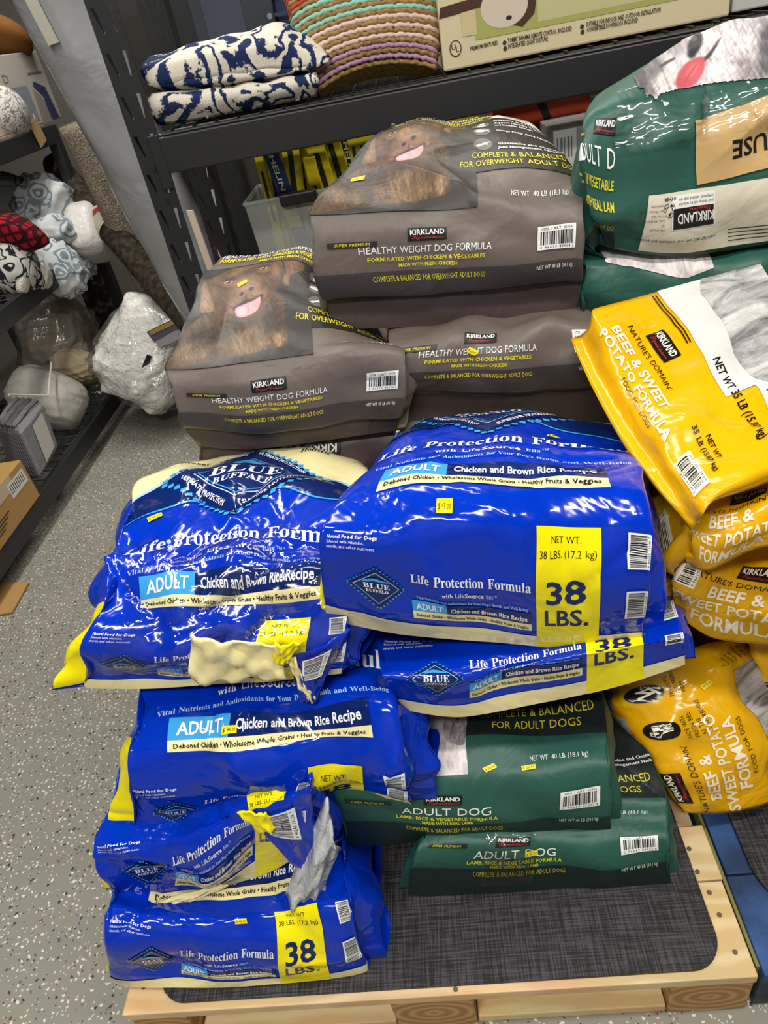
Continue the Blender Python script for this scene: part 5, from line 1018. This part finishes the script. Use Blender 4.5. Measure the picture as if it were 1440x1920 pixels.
bag('B4', 'dog_food_bag', 'blue dog food bag wrapped in shiny clear film, topmost of the left stack', [
    (0, [(160, 1288), (290, 1290), (400, 1282), (520, 1275), (640, 1262)], [.675, .672, .67, .67, .67]),
    (.2, [(148, 1225), (280, 1232), (400, 1222), (520, 1218), (652, 1205)], .662),
    (.47, [(190, 1140), (305, 1138), (420, 1136), (537, 1130), (653, 1122)], .70),
    (.6, [(197, 1088), (307, 1078), (423, 1070), (538, 1066), (655, 1060)], .745),
    (.77, [(213, 1040), (318, 1020), (424, 1005), (540, 1003), (660, 1005)], .81),
    (.9, [(228, 990), (325, 968), (432, 955), (545, 953), (668, 962)], .88),
    (1.12, [(255, 930), (350, 900), (465, 888), (575, 888), (682, 912)], .99),
    (1.35, [(288, 898), (375, 862), (482, 845), (590, 852), (690, 882)], 1.12)],
    BLU['base'], ART_BLUE, BLU, zb=.66, tail=[(1.43, .03, .68, .97)], seed=41, amp=.006, creases=28, cdepth=.011, cell=.008, group=GB, extra=stick((.16, .89, '$ 45.00', .45)), sides=(.06, .02))
tape('B4', .12, .12, .93, .80, seed=5)
# centre stack
bag('G2', 'dog_food_bag', 'green dog food bag lying directly on the dark mat, lowest of the centre stack', [
    (0, [(766, 1676), (890, 1683), (1010, 1676), (1135, 1671), (1258, 1664)], [.592, .59, .588, .585, .582]),
    (.1, [(772, 1628), (892, 1632), (1012, 1628), (1135, 1625), (1257, 1624)], .582),
    (.25, [(790, 1580), (900, 1580), (1015, 1578), (1135, 1575), (1254, 1570)], .60),
    (.38, [(800, 1545), (905, 1545), (1017, 1542), (1135, 1538), (1252, 1535)], .63),
    (.56, [(815, 1505), (915, 1503), (1020, 1500), (1135, 1496), (1248, 1492)], ('z', .283)),
    (.75, [(830, 1450), (925, 1448), (1020, 1445), (1125, 1440), (1225, 1430)], ('z', .29)),
    (.9, [(840, 1410), (930, 1408), (1020, 1402), (1110, 1395), (1195, 1385)], ('z', .285))],
    GRN['base'], ART_GREEN, GRN, zb=.148, tail=[(1.2, .12, .27, .97), (1.4, .2, .15, .93)], seed=51, amp=.003, creases=8, group=GG, bmax=1.0, extra=stick((.44, .165, '$ 25.00', .1)))
tape('G2', .27, .06, .47, .30, seed=9, lift=.003)
bag('G1', 'dog_food_bag', 'green dog food bag with two yellow price stickers, under the centre blue bags', [
    (0, [(652, 1590), (775, 1577), (895, 1580), (1025, 1582), (1145, 1563)], [.625, .625, .62, .62, .62]),
    (.1, [(640, 1548), (765, 1545), (890, 1545), (1020, 1540), (1145, 1531)], .612),
    (.25, [(628, 1490), (760, 1500), (890, 1500), (1020, 1490), (1147, 1475)], .622),
    (.38, [(632, 1445), (765, 1458), (890, 1452), (1020, 1440), (1145, 1428)], .645),
    (.56, [(650, 1385), (770, 1390), (885, 1383), (1015, 1378), (1136, 1370)], .70),
    (.72, [(660, 1330), (775, 1335), (885, 1330), (1010, 1320), (1126, 1310)], .765)],
    GRN['base'], ART_GREEN, GRN, zb=.30, tail=[(.95, .12, .455, .98), (1.2, .24, .44, .96), (1.4, .32, .31, .92)], seed=53, amp=.003, creases=9, bmax=.9, group=GG, extra=stick((.54, .385, '$ 25.00', .5), (.67, .375, '$ 25.00', .05)))
bag('B6', 'dog_food_bag', 'blue dog food bag squeezed between the centre blue bag above and the green bag below', [
    (0, [(738, 1325), (870, 1343), (1010, 1318), (1150, 1288), (1284, 1245)], .665),
    (.15, [(715, 1268), (868, 1270), (1010, 1242), (1150, 1218), (1286, 1195)], .66),
    (.3, [(708, 1215), (862, 1205), (1005, 1188), (1145, 1172), (1272, 1150)], .715),
    (.42, [(720, 1185), (865, 1172), (1005, 1155), (1140, 1140), (1260, 1120)], .78)],
    BLU['base'], ART_BLUE, BLU, zb=(.47, .585), tail=[(.75, .14, .60, 1.0), (1.1, .30, .58, .97), (1.38, .40, .48, .94)], seed=61, amp=.003, creases=8, bmax=.7, group=GB)
bag('B5', 'dog_food_bag', 'large blue dog food bag topping the centre stack, yellow weight band in full view', [
    (0, [(614, 1160), (765, 1190), (910, 1202), (1060, 1213), (1207, 1207)], [.69, .69, .685, .685, .685]),
    (.05, [(609, 1128), (765, 1160), (910, 1177), (1060, 1190), (1210, 1186)], .675),
    (.2, [(601, 1070), (755, 1088), (905, 1098), (1060, 1107), (1217, 1105)], .665),
    (.385, [(609, 985), (755, 980), (905, 981), (1062, 989), (1224, 1000)], .685),
    (.472, [(632, 942), (760, 912), (905, 908), (1050, 914), (1208, 930)], .735),
    (.602, [(662, 908), (772, 873), (905, 868), (1043, 872), (1197, 885)], .80),
    (.77, [(698, 880), (788, 840), (910, 832), (1040, 842), (1187, 856)], .87),
    (.88, [(715, 858), (800, 815), (915, 811), (1040, 820), (1180, 838)], .93),
    (1.12, [(742, 815), (815, 788), (915, 775), (1040, 782), (1165, 808)], 1.04)],
    BLU['base'], ART_BLUE, BLU, zb=.63, tail=[(1.38, .08, .70, .97), (1.44, .09, .64, .95)], seed=71, amp=.003, creases=14, cdepth=.006, cell=.008, group=GB, extra=stick((.355, .405, '$ 45.00', -.03), (.72, .84, '$ 45.00', -.1)), sides=(.02, .035))
# rear brown stack
bag('K4', 'dog_food_bag', 'brown dog food bag with upside-down logo, partly hidden beneath the left brown bag', [
    (0, [(395, 960), (490, 965), (590, 965), (690, 960), (790, 950)], 1.12),
    (.2, [(372, 885), (480, 888), (590, 882), (690, 876), (800, 866)], 1.115),
    (.35, [(374, 822), (480, 830), (590, 822), (690, 815), (800, 800)], 1.13)],
    BRN['bottom'], None, BRN, zb=.655, tail=[(.7, .15, .83, 1.0), (1.0, .35, .81, .98), (1.3, .48, .70, .95)], seed=81, amp=.003, creases=8, group=GK)
t = Art(); kirk(t, -.62, -.36, -.33, -.265)
for k, it in enumerate(t.items): t.items[k] = (it[0], it[1], it[2], -it[3], it[4])
decals(BAGS['K4'][0], t.items, BAGS['K4'][1], BRN)
bag('K3', 'dog_food_bag', 'brown dog food bag squashed under the top brown bag, behind the centre blue bag', [
    (-.2, [(712, 806), (830, 818), (945, 818), (1060, 815), (1170, 806)], 1.14),
    (-.018, [(708, 731), (825, 742), (940, 739), (1055, 735), (1163, 722)], 1.135),
    (0, [(699, 716), (820, 733), (940, 732), (1055, 728), (1166, 715)], 1.118),
    (.09, [(706, 700), (820, 697), (938, 694), (1050, 685), (1155, 675)], 1.112),
    (.2, [(712, 672), (825, 660), (938, 653), (1045, 645), (1140, 645)], 1.12),
    (.33, [(728, 638), (830, 622), (938, 612), (1040, 602), (1122, 612)], 1.15)],
    BRN['base'], ART_BROWN, BRN, zb=.72, tail=[(.7, .16, .925, 1.0), (1.0, .33, .90, .97), (1.3, .46, .78, .94)], seed=83, amp=.004, creases=12, cdepth=.007, bmax=.36, group=GK, extra=stick((.355, .195, '$ 25.00', -.6)))
bag('K2', 'dog_food_bag', 'brown dog food bag with the whole dog face showing, left of the rear stack', [
    (-.15, [(385, 838), (470, 842), (560, 833), (650, 820), (740, 808)], 1.105),
    (-.018, [(352, 800), (450, 816), (555, 807), (655, 793), (750, 780)], 1.10),
    (0, [(343, 795), (447, 813), (555, 804), (655, 790), (752, 777)], 1.082),
    (.09, [(338, 772), (440, 780), (550, 770), (655, 756), (757, 745)], 1.078),
    (.25, [(325, 735), (430, 735), (545, 722), (655, 708), (760, 700)], 1.08),
    (.38, [(313, 695), (425, 688), (540, 670), (655, 655), (762, 660)], 1.10),
    (.56, [(335, 642), (435, 635), (540, 618), (650, 625), (745, 660)], 1.16),
    (.8, [(364, 570), (450, 555), (545, 547), (635, 580), (725, 650)], 1.25),
    (1.0, [(384, 520), (465, 505), (550, 497), (630, 545), (710, 625)], 1.34),
    (1.12, [(415, 488), (480, 475), (555, 466), (625, 500), (700, 600)], 1.43)],
    BRN['base'], ART_BROWN, BRN, zb=.85, tail=[(1.25, .04, .95, .95), (1.33, .05, .86, .92)], seed=87, amp=.003, creases=10, group=GK, sides=(.012, .02), extra=stick((.235, .855, '$ 25.00', .4)))
bag('K1', 'dog_food_bag', 'brown dog food bag on top of the rear stack, touching the black shelf beam', [
    (-.16, [(620, 617), (740, 614), (855, 608), (970, 602), (1082, 592)], 1.20),
    (-.018, [(613, 564), (735, 557), (850, 549), (965, 541), (1084, 531)], 1.198),
    (0, [(606, 562), (735, 555), (850, 547), (965, 539), (1091, 527)], 1.182),
    (.09, [(594, 518), (722, 510), (845, 503), (968, 496), (1092, 487)], 1.175),
    (.25, [(585, 455), (715, 448), (845, 442), (970, 436), (1094, 425)], 1.178),
    (.38, [(583, 405), (715, 399), (843, 393), (972, 388), (1093, 378)], 1.195),
    (.56, [(622, 355), (730, 342), (845, 331), (965, 323), (1084, 345)], 1.26),
    (.75, [(662, 305), (750, 287), (850, 276), (955, 275), (1060, 305)], 1.34),
    (.95, [(698, 260), (765, 242), (850, 238), (945, 242), (1030, 268)], 1.43),
    (1.12, [(735, 234), (785, 226), (855, 224), (935, 220), (1000, 231)], 1.54)],
    BRN['base'], ART_BROWN, BRN, zb=.95, tail=[(1.28, .06, 1.10, .93), (1.38, .08, .99, .88)], seed=91, amp=.003, creases=9, cdepth=.007, group=GK, sides=(.008, .012), extra=stick((.10, .60, '$ 25.00', .15)))
for k in ('K1', 'K2'): photo_part(*BAGS[k], .0, .60, .384, 1.02, 190, 185, lab_picture)
# green pair at the top right
AG = [0, .06, .13, .42, .70, 1.0]
g3 = Art()
for k, (s, b, h, st, mt, w) in enumerate((('ADULT D', .43, .095, 'sans', 'white', .15), ('RICE & VEGETABLE', .335, .045, 'bold', 'yellow', .15), ('WITH REAL LAM', .235, .045, 'bold', 'yellow', .135), ('ADULT DO', .13, .035, 'sans', 'yellow', .09))):
    v, f = glyphs(s, st); v = v.copy(); x0, x1 = v[:, 0].min(), v[:, 0].max()
    v[:, 0] = .126 - w + (v[:, 0] - x0) / (x1 - x0) * w; v[:, 1] = b + v[:, 1] * h / .7
    ok = [q for q in f if v[q, 0].max() < .128]; used = sorted({i for q in ok for i in q}); mp = {i: j for j, i in enumerate(used)}
    if ok: g3.put('lettering', 2, mt, v[used], [[mp[i] for i in q] for q in ok])
kirk(g3, .065, .585, .125, .66); g3.rect('brand_emblem', 2, 'ink', -.02, .57, .03, .61); g3.text('brand_emblem', 3, 'yellow', 'SUPER PREMIUM', -.015, .58, .018, 'ital', w=.04, res=1)
g3.rect('front_print', 1, 'dark', -.13, -.02, .128, .10)
g3.poly('back_panel', 1, 'cream', [(.235, .02), (1.02, .02), (1.02, .30), (.255, .30)])
v180 = lambda v: np.array([2 * .42, 2 * .20]) - v
for s, a, b, h, w, st in (('KIRKLAND', .345, .175, .052, .135, 'bold'),):
    g3.rect('back_panel', 2, 'white', .34, .135, .50, .285); g3.rect('back_panel', 3, 'ink', .345, .14, .495, .23)
    g3.text('back_panel', 4, 'white', s, a, .195, h * .8, st, w=w, fn=v180); g3.text('back_panel', 4, 'red', 'Signature', a + .01, .175, .02, 'script', w=.08, fn=v180)
    g3.text('back_panel', 3, 'ink', 'completely satisfied with this', a, .128, .014, w=.13, fn=v180, res=1); g3.text('back_panel', 3, 'ink', 'your money will be refunded', a, .148, .014, w=.13, fn=v180, res=1)
for k, s in enumerate(('Distributed by:', 'Costco Wholesale Corporation', 'P.O. Box 34535', 'Seattle, WA 98124-1535', 'USA', '1-800-774-2678')): g3.text('back_panel', 3, 'ink', s, .525, .145 + .022 * k, .011, w=.0035 * len(s), fn=v180, res=1)
g3.text('back_panel', 3, 'ink', '1-800-787-9807 with your comments and questions', .34, .31, .014, w=.28, fn=v180, res=1); g3.text('back_panel', 3, 'ink', 'OTHER', .485, .118, .014, 'bold', w=.045, fn=v180, res=1); g3.text('back_panel', 3, 'ink', '\u267B', .487, .15, .045, w=.045, fn=v180)
for k in range(4): g3.rect('back_panel', 3, 'ink', .55, .045 + .018 * k, .74, .049 + .018 * k)
g3.poly('kraft_paper_patch', 4, 'kraft', [(.435, .315), (1.02, .36), (1.02, .70), (.425, .60)])
g3.text('kraft_paper_patch', 5, 'ink', 'USE', .70, .475, .075, 'bold', w=.14, rot=math.pi + .05)
g3.sticker(.70, 1.0, '$ 25.00', 'sticker', 'ink')
bag('G3', 'dog_food_bag', 'green dog food bag with husky face and tan paper patch at the top right', [
    (0, [(1130, 440), (1138, 460), (1152, 466), (1300, 479), (1440, 458), (1590, 430)], 1.20),
    (.25, [(1102, 375), (1116, 385), (1152, 392), (1300, 378), (1440, 356), (1590, 330)], 1.175),
    (.5, [(1091, 275), (1110, 280), (1156, 288), (1300, 265), (1440, 236), (1590, 205)], 1.18),
    (.7, [(1094, 228), (1116, 212), (1160, 205), (1300, 188), (1440, 160), (1590, 130)], 1.21),
    (.85, [(1116, 188), (1150, 163), (1190, 140), (1310, 112), (1440, 90), (1590, 60)], 1.30),
    (1.0, [(1190, 142), (1225, 112), (1255, 92), (1345, 50), (1440, 30), (1590, 0)], 1.40)],
    GRN['base'], g3, GRN, A=AG, zb=1.0, tail=[(1.2, .12, 1.20, .95), (1.35, .17, 1.02, .9)], seed=101, amp=.003, creases=12, group=GG, sides=(.012, .02), W=.5)
photo_part(*BAGS['G3'], .10, 1.0, .66, 1.06, 190, 120, husky_picture)
tape('G3', .12, .52, .75, .76, seed=12, lift=.004)
bag('G4', 'dog_food_bag', 'green dog food bag flattened beneath the husky bag, behind the upper yellow bag', [
    (0, [(1090, 620), (1180, 625), (1290, 615), (1400, 595), (1560, 575)], 1.20),
    (.2, [(1087, 560), (1180, 552), (1290, 560), (1400, 535), (1560, 515)], 1.18),
    (.36, [(1100, 500), (1180, 495), (1290, 510), (1400, 490), (1560, 470)], 1.19)],
    GRN['base'], None, GRN, zb=.88, tail=[(.6, .12, 1.0, 1.0), (1.0, .36, .99, .97), (1.3, .5, .92, .93)], seed=105, amp=.005, creases=10, cdepth=.01, group=GG)
t = Art(); kirk(t, .56, .20, .70, .275); t.poly('dog_picture', 1, 'fur', [(.15, .40), (.30, .335), (.50, .32), (.62, .36), (.62, .55), (.15, .55)]); t.sticker(.63, .235, '$ 25.00', 'sticker', 'ink', .1)
decals(BAGS['G4'][0], t.items, BAGS['G4'][1], GRN)
# yellow stack on the right
bag('Y5', 'dog_food_bag', 'yellow dog food bag at the right edge, standing beside the leaning yellow bag', [
    (0, [(1560, 1500), (1545, 1420), (1520, 1340), (1495, 1270), (1470, 1200)], [.72, .76, .80, .84, .88]),
    (.2, [(1500, 1490), (1475, 1400), (1450, 1330), (1425, 1260), (1400, 1195)], [.74, .78, .82, .86, .90]),
    (.3, [(1490, 1480), (1465, 1395), (1440, 1322), (1415, 1250), (1392, 1185)], [.80, .84, .88, .92, .96])],
    YEL['base'], None, YEL, sides=None, thick=.13, tdir=(.6, .8, -.1), seed=107, amp=.003, group=GY)
t = Art(); t.ell('icon', 2, 'ink', .62, .16, .075, .075); t.ell('icon', 3, 'sticker', .62, .16, .066, .066); t.ell('icon', 4, 'ink', .62, .16, .060, .060); t.text('icon', 5, 'white', 'BEST', .62, .15, .022, 'bold', w=.08, align='c'); decals(BAGS['Y5'][0], t.items, BAGS['Y5'][1], YEL)
y4 = Art()
y4.text('lettering', 2, 'ink', "NATURE'S DOMAIN'", .02, .305, .026, w=.46); kirk(y4, .08, .36, .30, .435); y4.text('lettering', 2, 'white', 'BEEF &', .09, .225, .056, 'bold', w=.30); y4.text('lettering', 2, 'white', 'SWEET POTATO', .015, .14, .056, 'bold', w=.60); y4.text('lettering', 2, 'white', 'FORMULA', .12, .062, .056, 'bold', w=.44); y4.text('lettering', 2, 'ink', 'FOOD FOR DOGS', .19, .022, .022, w=.34)
y4.ell('icon', 2, 'ink', .60, .36, .060, .062); y4.text('icon', 3, 'white', '\U0001F404', .60, .335, .055, w=.085, align='c'); y4.ell('icon', 2, 'ink', .855, .36, .060, .062); y4.line('icon', 3, 'white', [(.83, .38), (.85, .34), (.87, .38), (.885, .345), (.84, .32)], .012)
for k, s in enumerate(('MADE WITH', 'FRESH BEEF', 'AS THE', '#1 INGREDIENT')): y4.text('lettering', 2, 'ink', s, .52, .265 - .033 * k, .021, w=.016 * len(s), res=1)
for k, s in enumerate(('PROBIOTIC', 'AND PREBIOTIC', 'FIBER')): y4.text('lettering', 2, 'ink', s, .80, .265 - .033 * k, .021, w=.016 * len(s), res=1)
for k, s in enumerate(('K', 'Formula', 'needs for', 'Made with', 'Ingredients', 'health and')): y4.text('lettering', 2, 'ink', s, .86, -.035 - .03 * k, .017, w=.0085 * len(s), res=1)
y4.rect('dog_picture', 1, 'fur', .0, -.23, .82, -.075); y4.rect('dog_picture', 1, 'fur', -.02, .475, 1.02, .62); y4.sticker(.82, .06, '$ 25.00', 'sticker', 'ink', 1.9, .07, .034)
for x in (.15, .45, .72): y4.rect('front_print', 2, 'base', x, .475, x + .07, .62)
y4.line('front_print', 2, 'orange', [(.0, .468), (1.0, .468)], .012)
bag('Y4', 'dog_food_bag', 'yellow dog food bag leaning at the pallet edge with sideways lettering', [
    (-.24, [(1495, 1480), (1480, 1390), (1455, 1310), (1425, 1245), (1390, 1190)], [.76, .79, .83, .88, .93]),
    (-.06, [(1452, 1500), (1440, 1418), (1408, 1340), (1372, 1278), (1336, 1216)], [.70, .725, .765, .81, .86]),
    (0, [(1440, 1508), (1425, 1424), (1392, 1346), (1357, 1283), (1322, 1222)], [.69, .715, .755, .80, .85]),
    (.15, [(1385, 1522), (1370, 1445), (1343, 1372), (1310, 1302), (1280, 1238)], [.68, .70, .735, .785, .835]),
    (.3, [(1335, 1526), (1312, 1458), (1288, 1392), (1256, 1322), (1228, 1255)], [.675, .695, .73, .78, .83]),
    (.45, [(1283, 1522), (1243, 1458), (1211, 1402), (1174, 1338), (1150, 1280)], [.68, .71, .745, .79, .84]),
    (.6, [(1262, 1498), (1216, 1440), (1176, 1390), (1141, 1336), (1122, 1285)], [.74, .77, .80, .84, .89])],
    YEL['base'], y4, YEL, sides=None, thick=.13, tdir=(.1, .95, -.1), seed=111, amp=.004, creases=14, cdepth=.006, group=GY)
bag('Y3', 'dog_food_bag', 'yellow dog food bag lying level above the leaning one, logo cut by the right edge', [
    (0, [(1255, 1138), (1340, 1197), (1470, 1210), (1590, 1210), (1690, 1200)], .77),
    (.15, [(1260, 1100), (1352, 1140), (1475, 1158), (1590, 1155), (1690, 1140)], .755),
    (.3, [(1280, 1060), (1370, 1085), (1480, 1098), (1590, 1095), (1685, 1085)], .775),
    (.45, [(1305, 1020), (1385, 1038), (1485, 1045), (1590, 1045), (1680, 1035)], .83)],
    YEL['base'], ART_YS, YEL, zb=.50, tail=[(.8, .16, .64, 1.0), (1.1, .32, .60, .97), (1.3, .4, .5, .94)], seed=113, amp=.005, creases=14, cdepth=.008, group=GY, bmax=.6)
bag('Y2', 'dog_food_bag', 'yellow dog food bag corner with barcode tucked beside the centre blue bag', [
    (0, [(1240, 1122), (1258, 1100), (1300, 1060), (1335, 1030), (1370, 1000)], [.80, .80, .80, .80, .80]),
    (.12, [(1222, 1085), (1240, 1060), (1280, 1020), (1320, 990), (1355, 960)], [.81, .81, .81, .82, .83]),
    (.25, [(1212, 1010), (1228, 985), (1262, 950), (1300, 930), (1335, 905)], [.83, .83, .84, .86, .88]),
    (.38, [(1205, 960), (1222, 935), (1255, 905), (1290, 885), (1325, 865)], [.88, .88, .90, .92, .94])],
    YEL['base'], None, YEL, sides=None, thick=.12, tdir=(.5, .6, -.6), seed=117, amp=.003, group=GY)
t = Art(); t.barcode(.10, .09, .42, .27, 'white', 'ink', '0 96619 70011 6', 13, head='ITM. / ART. 700164'); decals(BAGS['Y2'][0], t.items, BAGS['Y2'][1], YEL)
bag('Y6', 'dog_food_bag', 'yellow dog food bag directly below the tilted top yellow bag', [
    (0, [(1300, 1042), (1328, 1070), (1440, 1024), (1560, 1010), (1660, 1000)], [.745, .74, .74, .74, .74]),
    (.12, [(1292, 1000), (1345, 1020), (1445, 990), (1560, 970), (1660, 960)], .735),
    (.26, [(1300, 960), (1355, 960), (1448, 940), (1560, 925), (1660, 915)], .76),
    (.4, [(1315, 925), (1365, 920), (1450, 905), (1560, 890), (1655, 880)], .81)],
    YEL['base'], ART_YS, YEL, zb=.655, tail=[(.7, .14, .80, 1.0), (1.0, .28, .77, .97), (1.2, .36, .67, .94)], seed=119, amp=.004, creases=12, group=GY, bmax=.5)
bag('Y1', 'dog_food_bag', 'big yellow dog food bag tilted on top of the right stack', [
    (-.07, [(1070, 636), (1108, 722), (1158, 810), (1222, 899), (1297, 992)], [1.07, .98, .885, .79, .70]),
    (-.035, [(1086, 630), (1126, 712), (1176, 800), (1238, 890), (1306, 982)], [1.075, .985, .89, .795, .70]),
    (0, [(1104, 612), (1150, 698), (1200, 788), (1256, 876), (1318, 965)], [1.06, .97, .875, .78, .69]),
    (.12, [(1112, 580), (1180, 668), (1237, 762), (1292, 848), (1346, 926)], [1.07, .98, .885, .79, .705]),
    (.3, [(1196, 557), (1255, 638), (1312, 730), (1364, 815), (1412, 893)], [1.09, 1.0, .905, .81, .725]),
    (.5, [(1290, 531), (1345, 605), (1400, 695), (1450, 785), (1492, 860)], [1.12, 1.03, .935, .84, .755]),
    (.8, [(1425, 496), (1470, 570), (1520, 655), (1560, 745), (1592, 820)], [1.16, 1.08, .985, .89, .80])],
    YEL['base'], ART_YF, YEL, sides=None, thick=.13, tdir=(.15, .1, -1), seed=121, amp=.004, creases=12, cdepth=.007, group=GY, bmax=.9)

# torn corner flaps hanging out of the left blue bags (parts of those bags)
def flap(key, name, pts, mat, ydep, thick=.003, curl=.01, label=None, sub=16, rum=.004):
    """a loose fold of bag film: quad patch given by four photo corners (bottom-left, bottom-right, top-right, top-left)"""
    root = BAGS[key][1]; L0 = loc_of(root); C = [at(p[0], p[1], y=d) for p, d in zip(pts, ydep)]; V = []; n = sub + 1
    rg = np.random.RandomState(len(name) + int(pts[0][0])); ph = rg.uniform(0, 6, 4)
    nr = np.cross(C[1] - C[0], C[3] - C[0]); nr /= np.linalg.norm(nr)
    for j in range(n):
        for i in range(n):
            u, v = i / sub, j / sub; p = (1 - v) * ((1 - u) * C[0] + u * C[1]) + v * ((1 - u) * C[3] + u * C[2])
            V.append(p + nr * (curl * math.sin(math.pi * u) + rum * (math.sin(7 * u + 3 * v + ph[0]) * math.sin(5 * v + ph[1]) + .6 * abs(math.sin(9 * u - 6 * v + ph[2])) + .35 * math.sin(21 * u + 9 * v + ph[3]))) - L0)
    f = [(j * n + i, j * n + i + 1, (j + 1) * n + i + 1, (j + 1) * n + i) for j in range(sub) for i in range(sub)]
    o = obj(name, V, f, mat, root, True); so = o.modifiers.new('thickness', 'SOLIDIFY'); so.thickness = thick; so.offset = -1
    if label: o['label'] = label
    return o, C, nr
def flapart(o, C, nr, art, pal, root, flip=1):
    parts = {}
    for it in art.items:
        u, v = it[3][:, :1], it[3][:, 1:2]; P = (1 - v) * ((1 - u) * C[0] + u * C[1]) + v * ((1 - u) * C[3] + u * C[2]) + nr * (.01 * np.sin(np.pi * u) + .0055 + .0003 * it[1])
        obj('barcode_label', P - loc_of(root), it[4], pal[it[2]], o, True)
bc = Art(.2); bc.barcode(.25, .5, .75, .9, 'white', 'black', seed=2, vert=False)
o, C, nr = flap('B4', 'folded_flap', [(560, 1305), (590, 1315), (657, 1178), (540, 1230)], BLU['base'], [.655, .655, .665, .66], label='loose blue corner flap with barcode'); flapart(o, C, nr, bc, BLU, BAGS['B4'][1])
flap('B4', 'torn_lining', [(356, 1268), (540, 1265), (520, 1205), (358, 1182)], BLU['cream'], [.652, .652, .645, .645], rum=.008, label='crumpled cream bottom panel under clear film')
flap('B4', 'yellow_fold', [(512, 1232), (540, 1240), (566, 1203), (512, 1198)], BLU['yellow'], [.648, .648, .648, .648])
flap('B4', 'cream_fold', [(536, 1236), (583, 1318), (590, 1306), (552, 1232)], BLU['cream'], [.650, .650, .650, .650], curl=.003)
o, C, nr = flap('B2', 'folded_flap', [(500, 1570), (606, 1645), (580, 1470), (458, 1522)], BLU['base'], [.555, .55, .56, .56], label='loose blue corner flap with barcode'); flapart(o, C, nr, bc, BLU, BAGS['B2'][1])
flap('B2', 'yellow_fold', [(488, 1562), (520, 1548), (500, 1520), (445, 1520)], BLU['yellow'], [.545, .545, .545, .545], curl=.004)
flap('B2', 'cream_fold', [(276, 1696), (290, 1716), (428, 1660), (410, 1655)], BLU['cream'], [.55, .548, .555, .56], curl=.003, label='cream bottom seam hanging out')
flap('B2', 'torn_clear_film', [(534, 1668), (602, 1684), (638, 1585), (612, 1495)], pm('silver_film', '#b9bcc0', .18, .6, [('noise', 30, .9, .01), ('ridge', 20, .5, .01)]), [.545, .545, .555, .565], curl=.02, rum=.012, label='crumpled silvery torn film')
# brown and green bags that carry the rear stacks
def loafrows(x0, x1, y0, y1, z0, z1):
    X = [x0, x0 + .25 * (x1 - x0), (x0 + x1) / 2, x0 + .75 * (x1 - x0), x1]
    R = lambda y, z, e=0: [(x, y, z - (e if i in (0, 4) else 0)) for i, x in enumerate(X)]
    return [(0, R(y0 + .015, z0), 'w'), (.18, R(y0, (z0 + z1) / 2), 'w'), (.36, R(y0 + .05, z1, .01), 'w'), (.8, R((y0 + y1) / 2, z1 + .005, .012), 'w'), (1.1, R(y1 - .06, z1 - .01, .01), 'w'), (1.25, R(y1, (z0 + z1) / 2), 'w'), (1.35, R(y1 - .015, z0), 'w')]
for x0, x1, z0, z1, q in ((-.45, -.02, .148, .31, 0), (-.45, -.02, .315, .485, 1), (-.45, -.02, .49, .65, 2), (-.005, .41, .148, .33, 3), (-.005, .41, .335, .52, 4), (-.005, .41, .525, .71, 5)):
    bag('H%d' % q, 'dog_food_bag', 'brown dog food bag buried in the %s rear column, %s from the pallet' % (('left', 'right')[q // 3], ('lowest', 'second', 'third')[q % 3]), loafrows(x0, x1, 1.18, 1.66, z0, z1), BRN['base'], None, BRN, zb=z0, seed=200 + q, group='brown bags buried in the rear stack', sides=(.01, .01), cell=.03)
for z0, z1, q in ((.148, .325, 6), (.33, .505, 7), (.51, .685, 8), (.69, .865, 9)):
    bag('H%d' % q, 'dog_food_bag', 'green dog food bag buried in the right rear column, %s' % ('lowest', 'second', 'third', 'topmost')[q - 6], loafrows(.455, .88, 1.22, 1.66, z0, z1), GRN['base'], None, GRN, zb=z0, seed=200 + q, group='green bags buried in the right pile', sides=(.01, .01), cell=.03)
for z0, z1, q in ((.136, .30, 10), (.303, .465, 11)):
    bag('H%d' % q, 'dog_food_bag', 'yellow dog food bag hidden behind the leaning one, %s' % ('lower', 'upper')[q - 10], loafrows(.50, .92, .98, 1.20, z0, z1), YEL['base'], None, YEL, zb=z0, seed=200 + q, group='yellow bags hidden in the right stack', sides=(.01, .01), cell=.03)
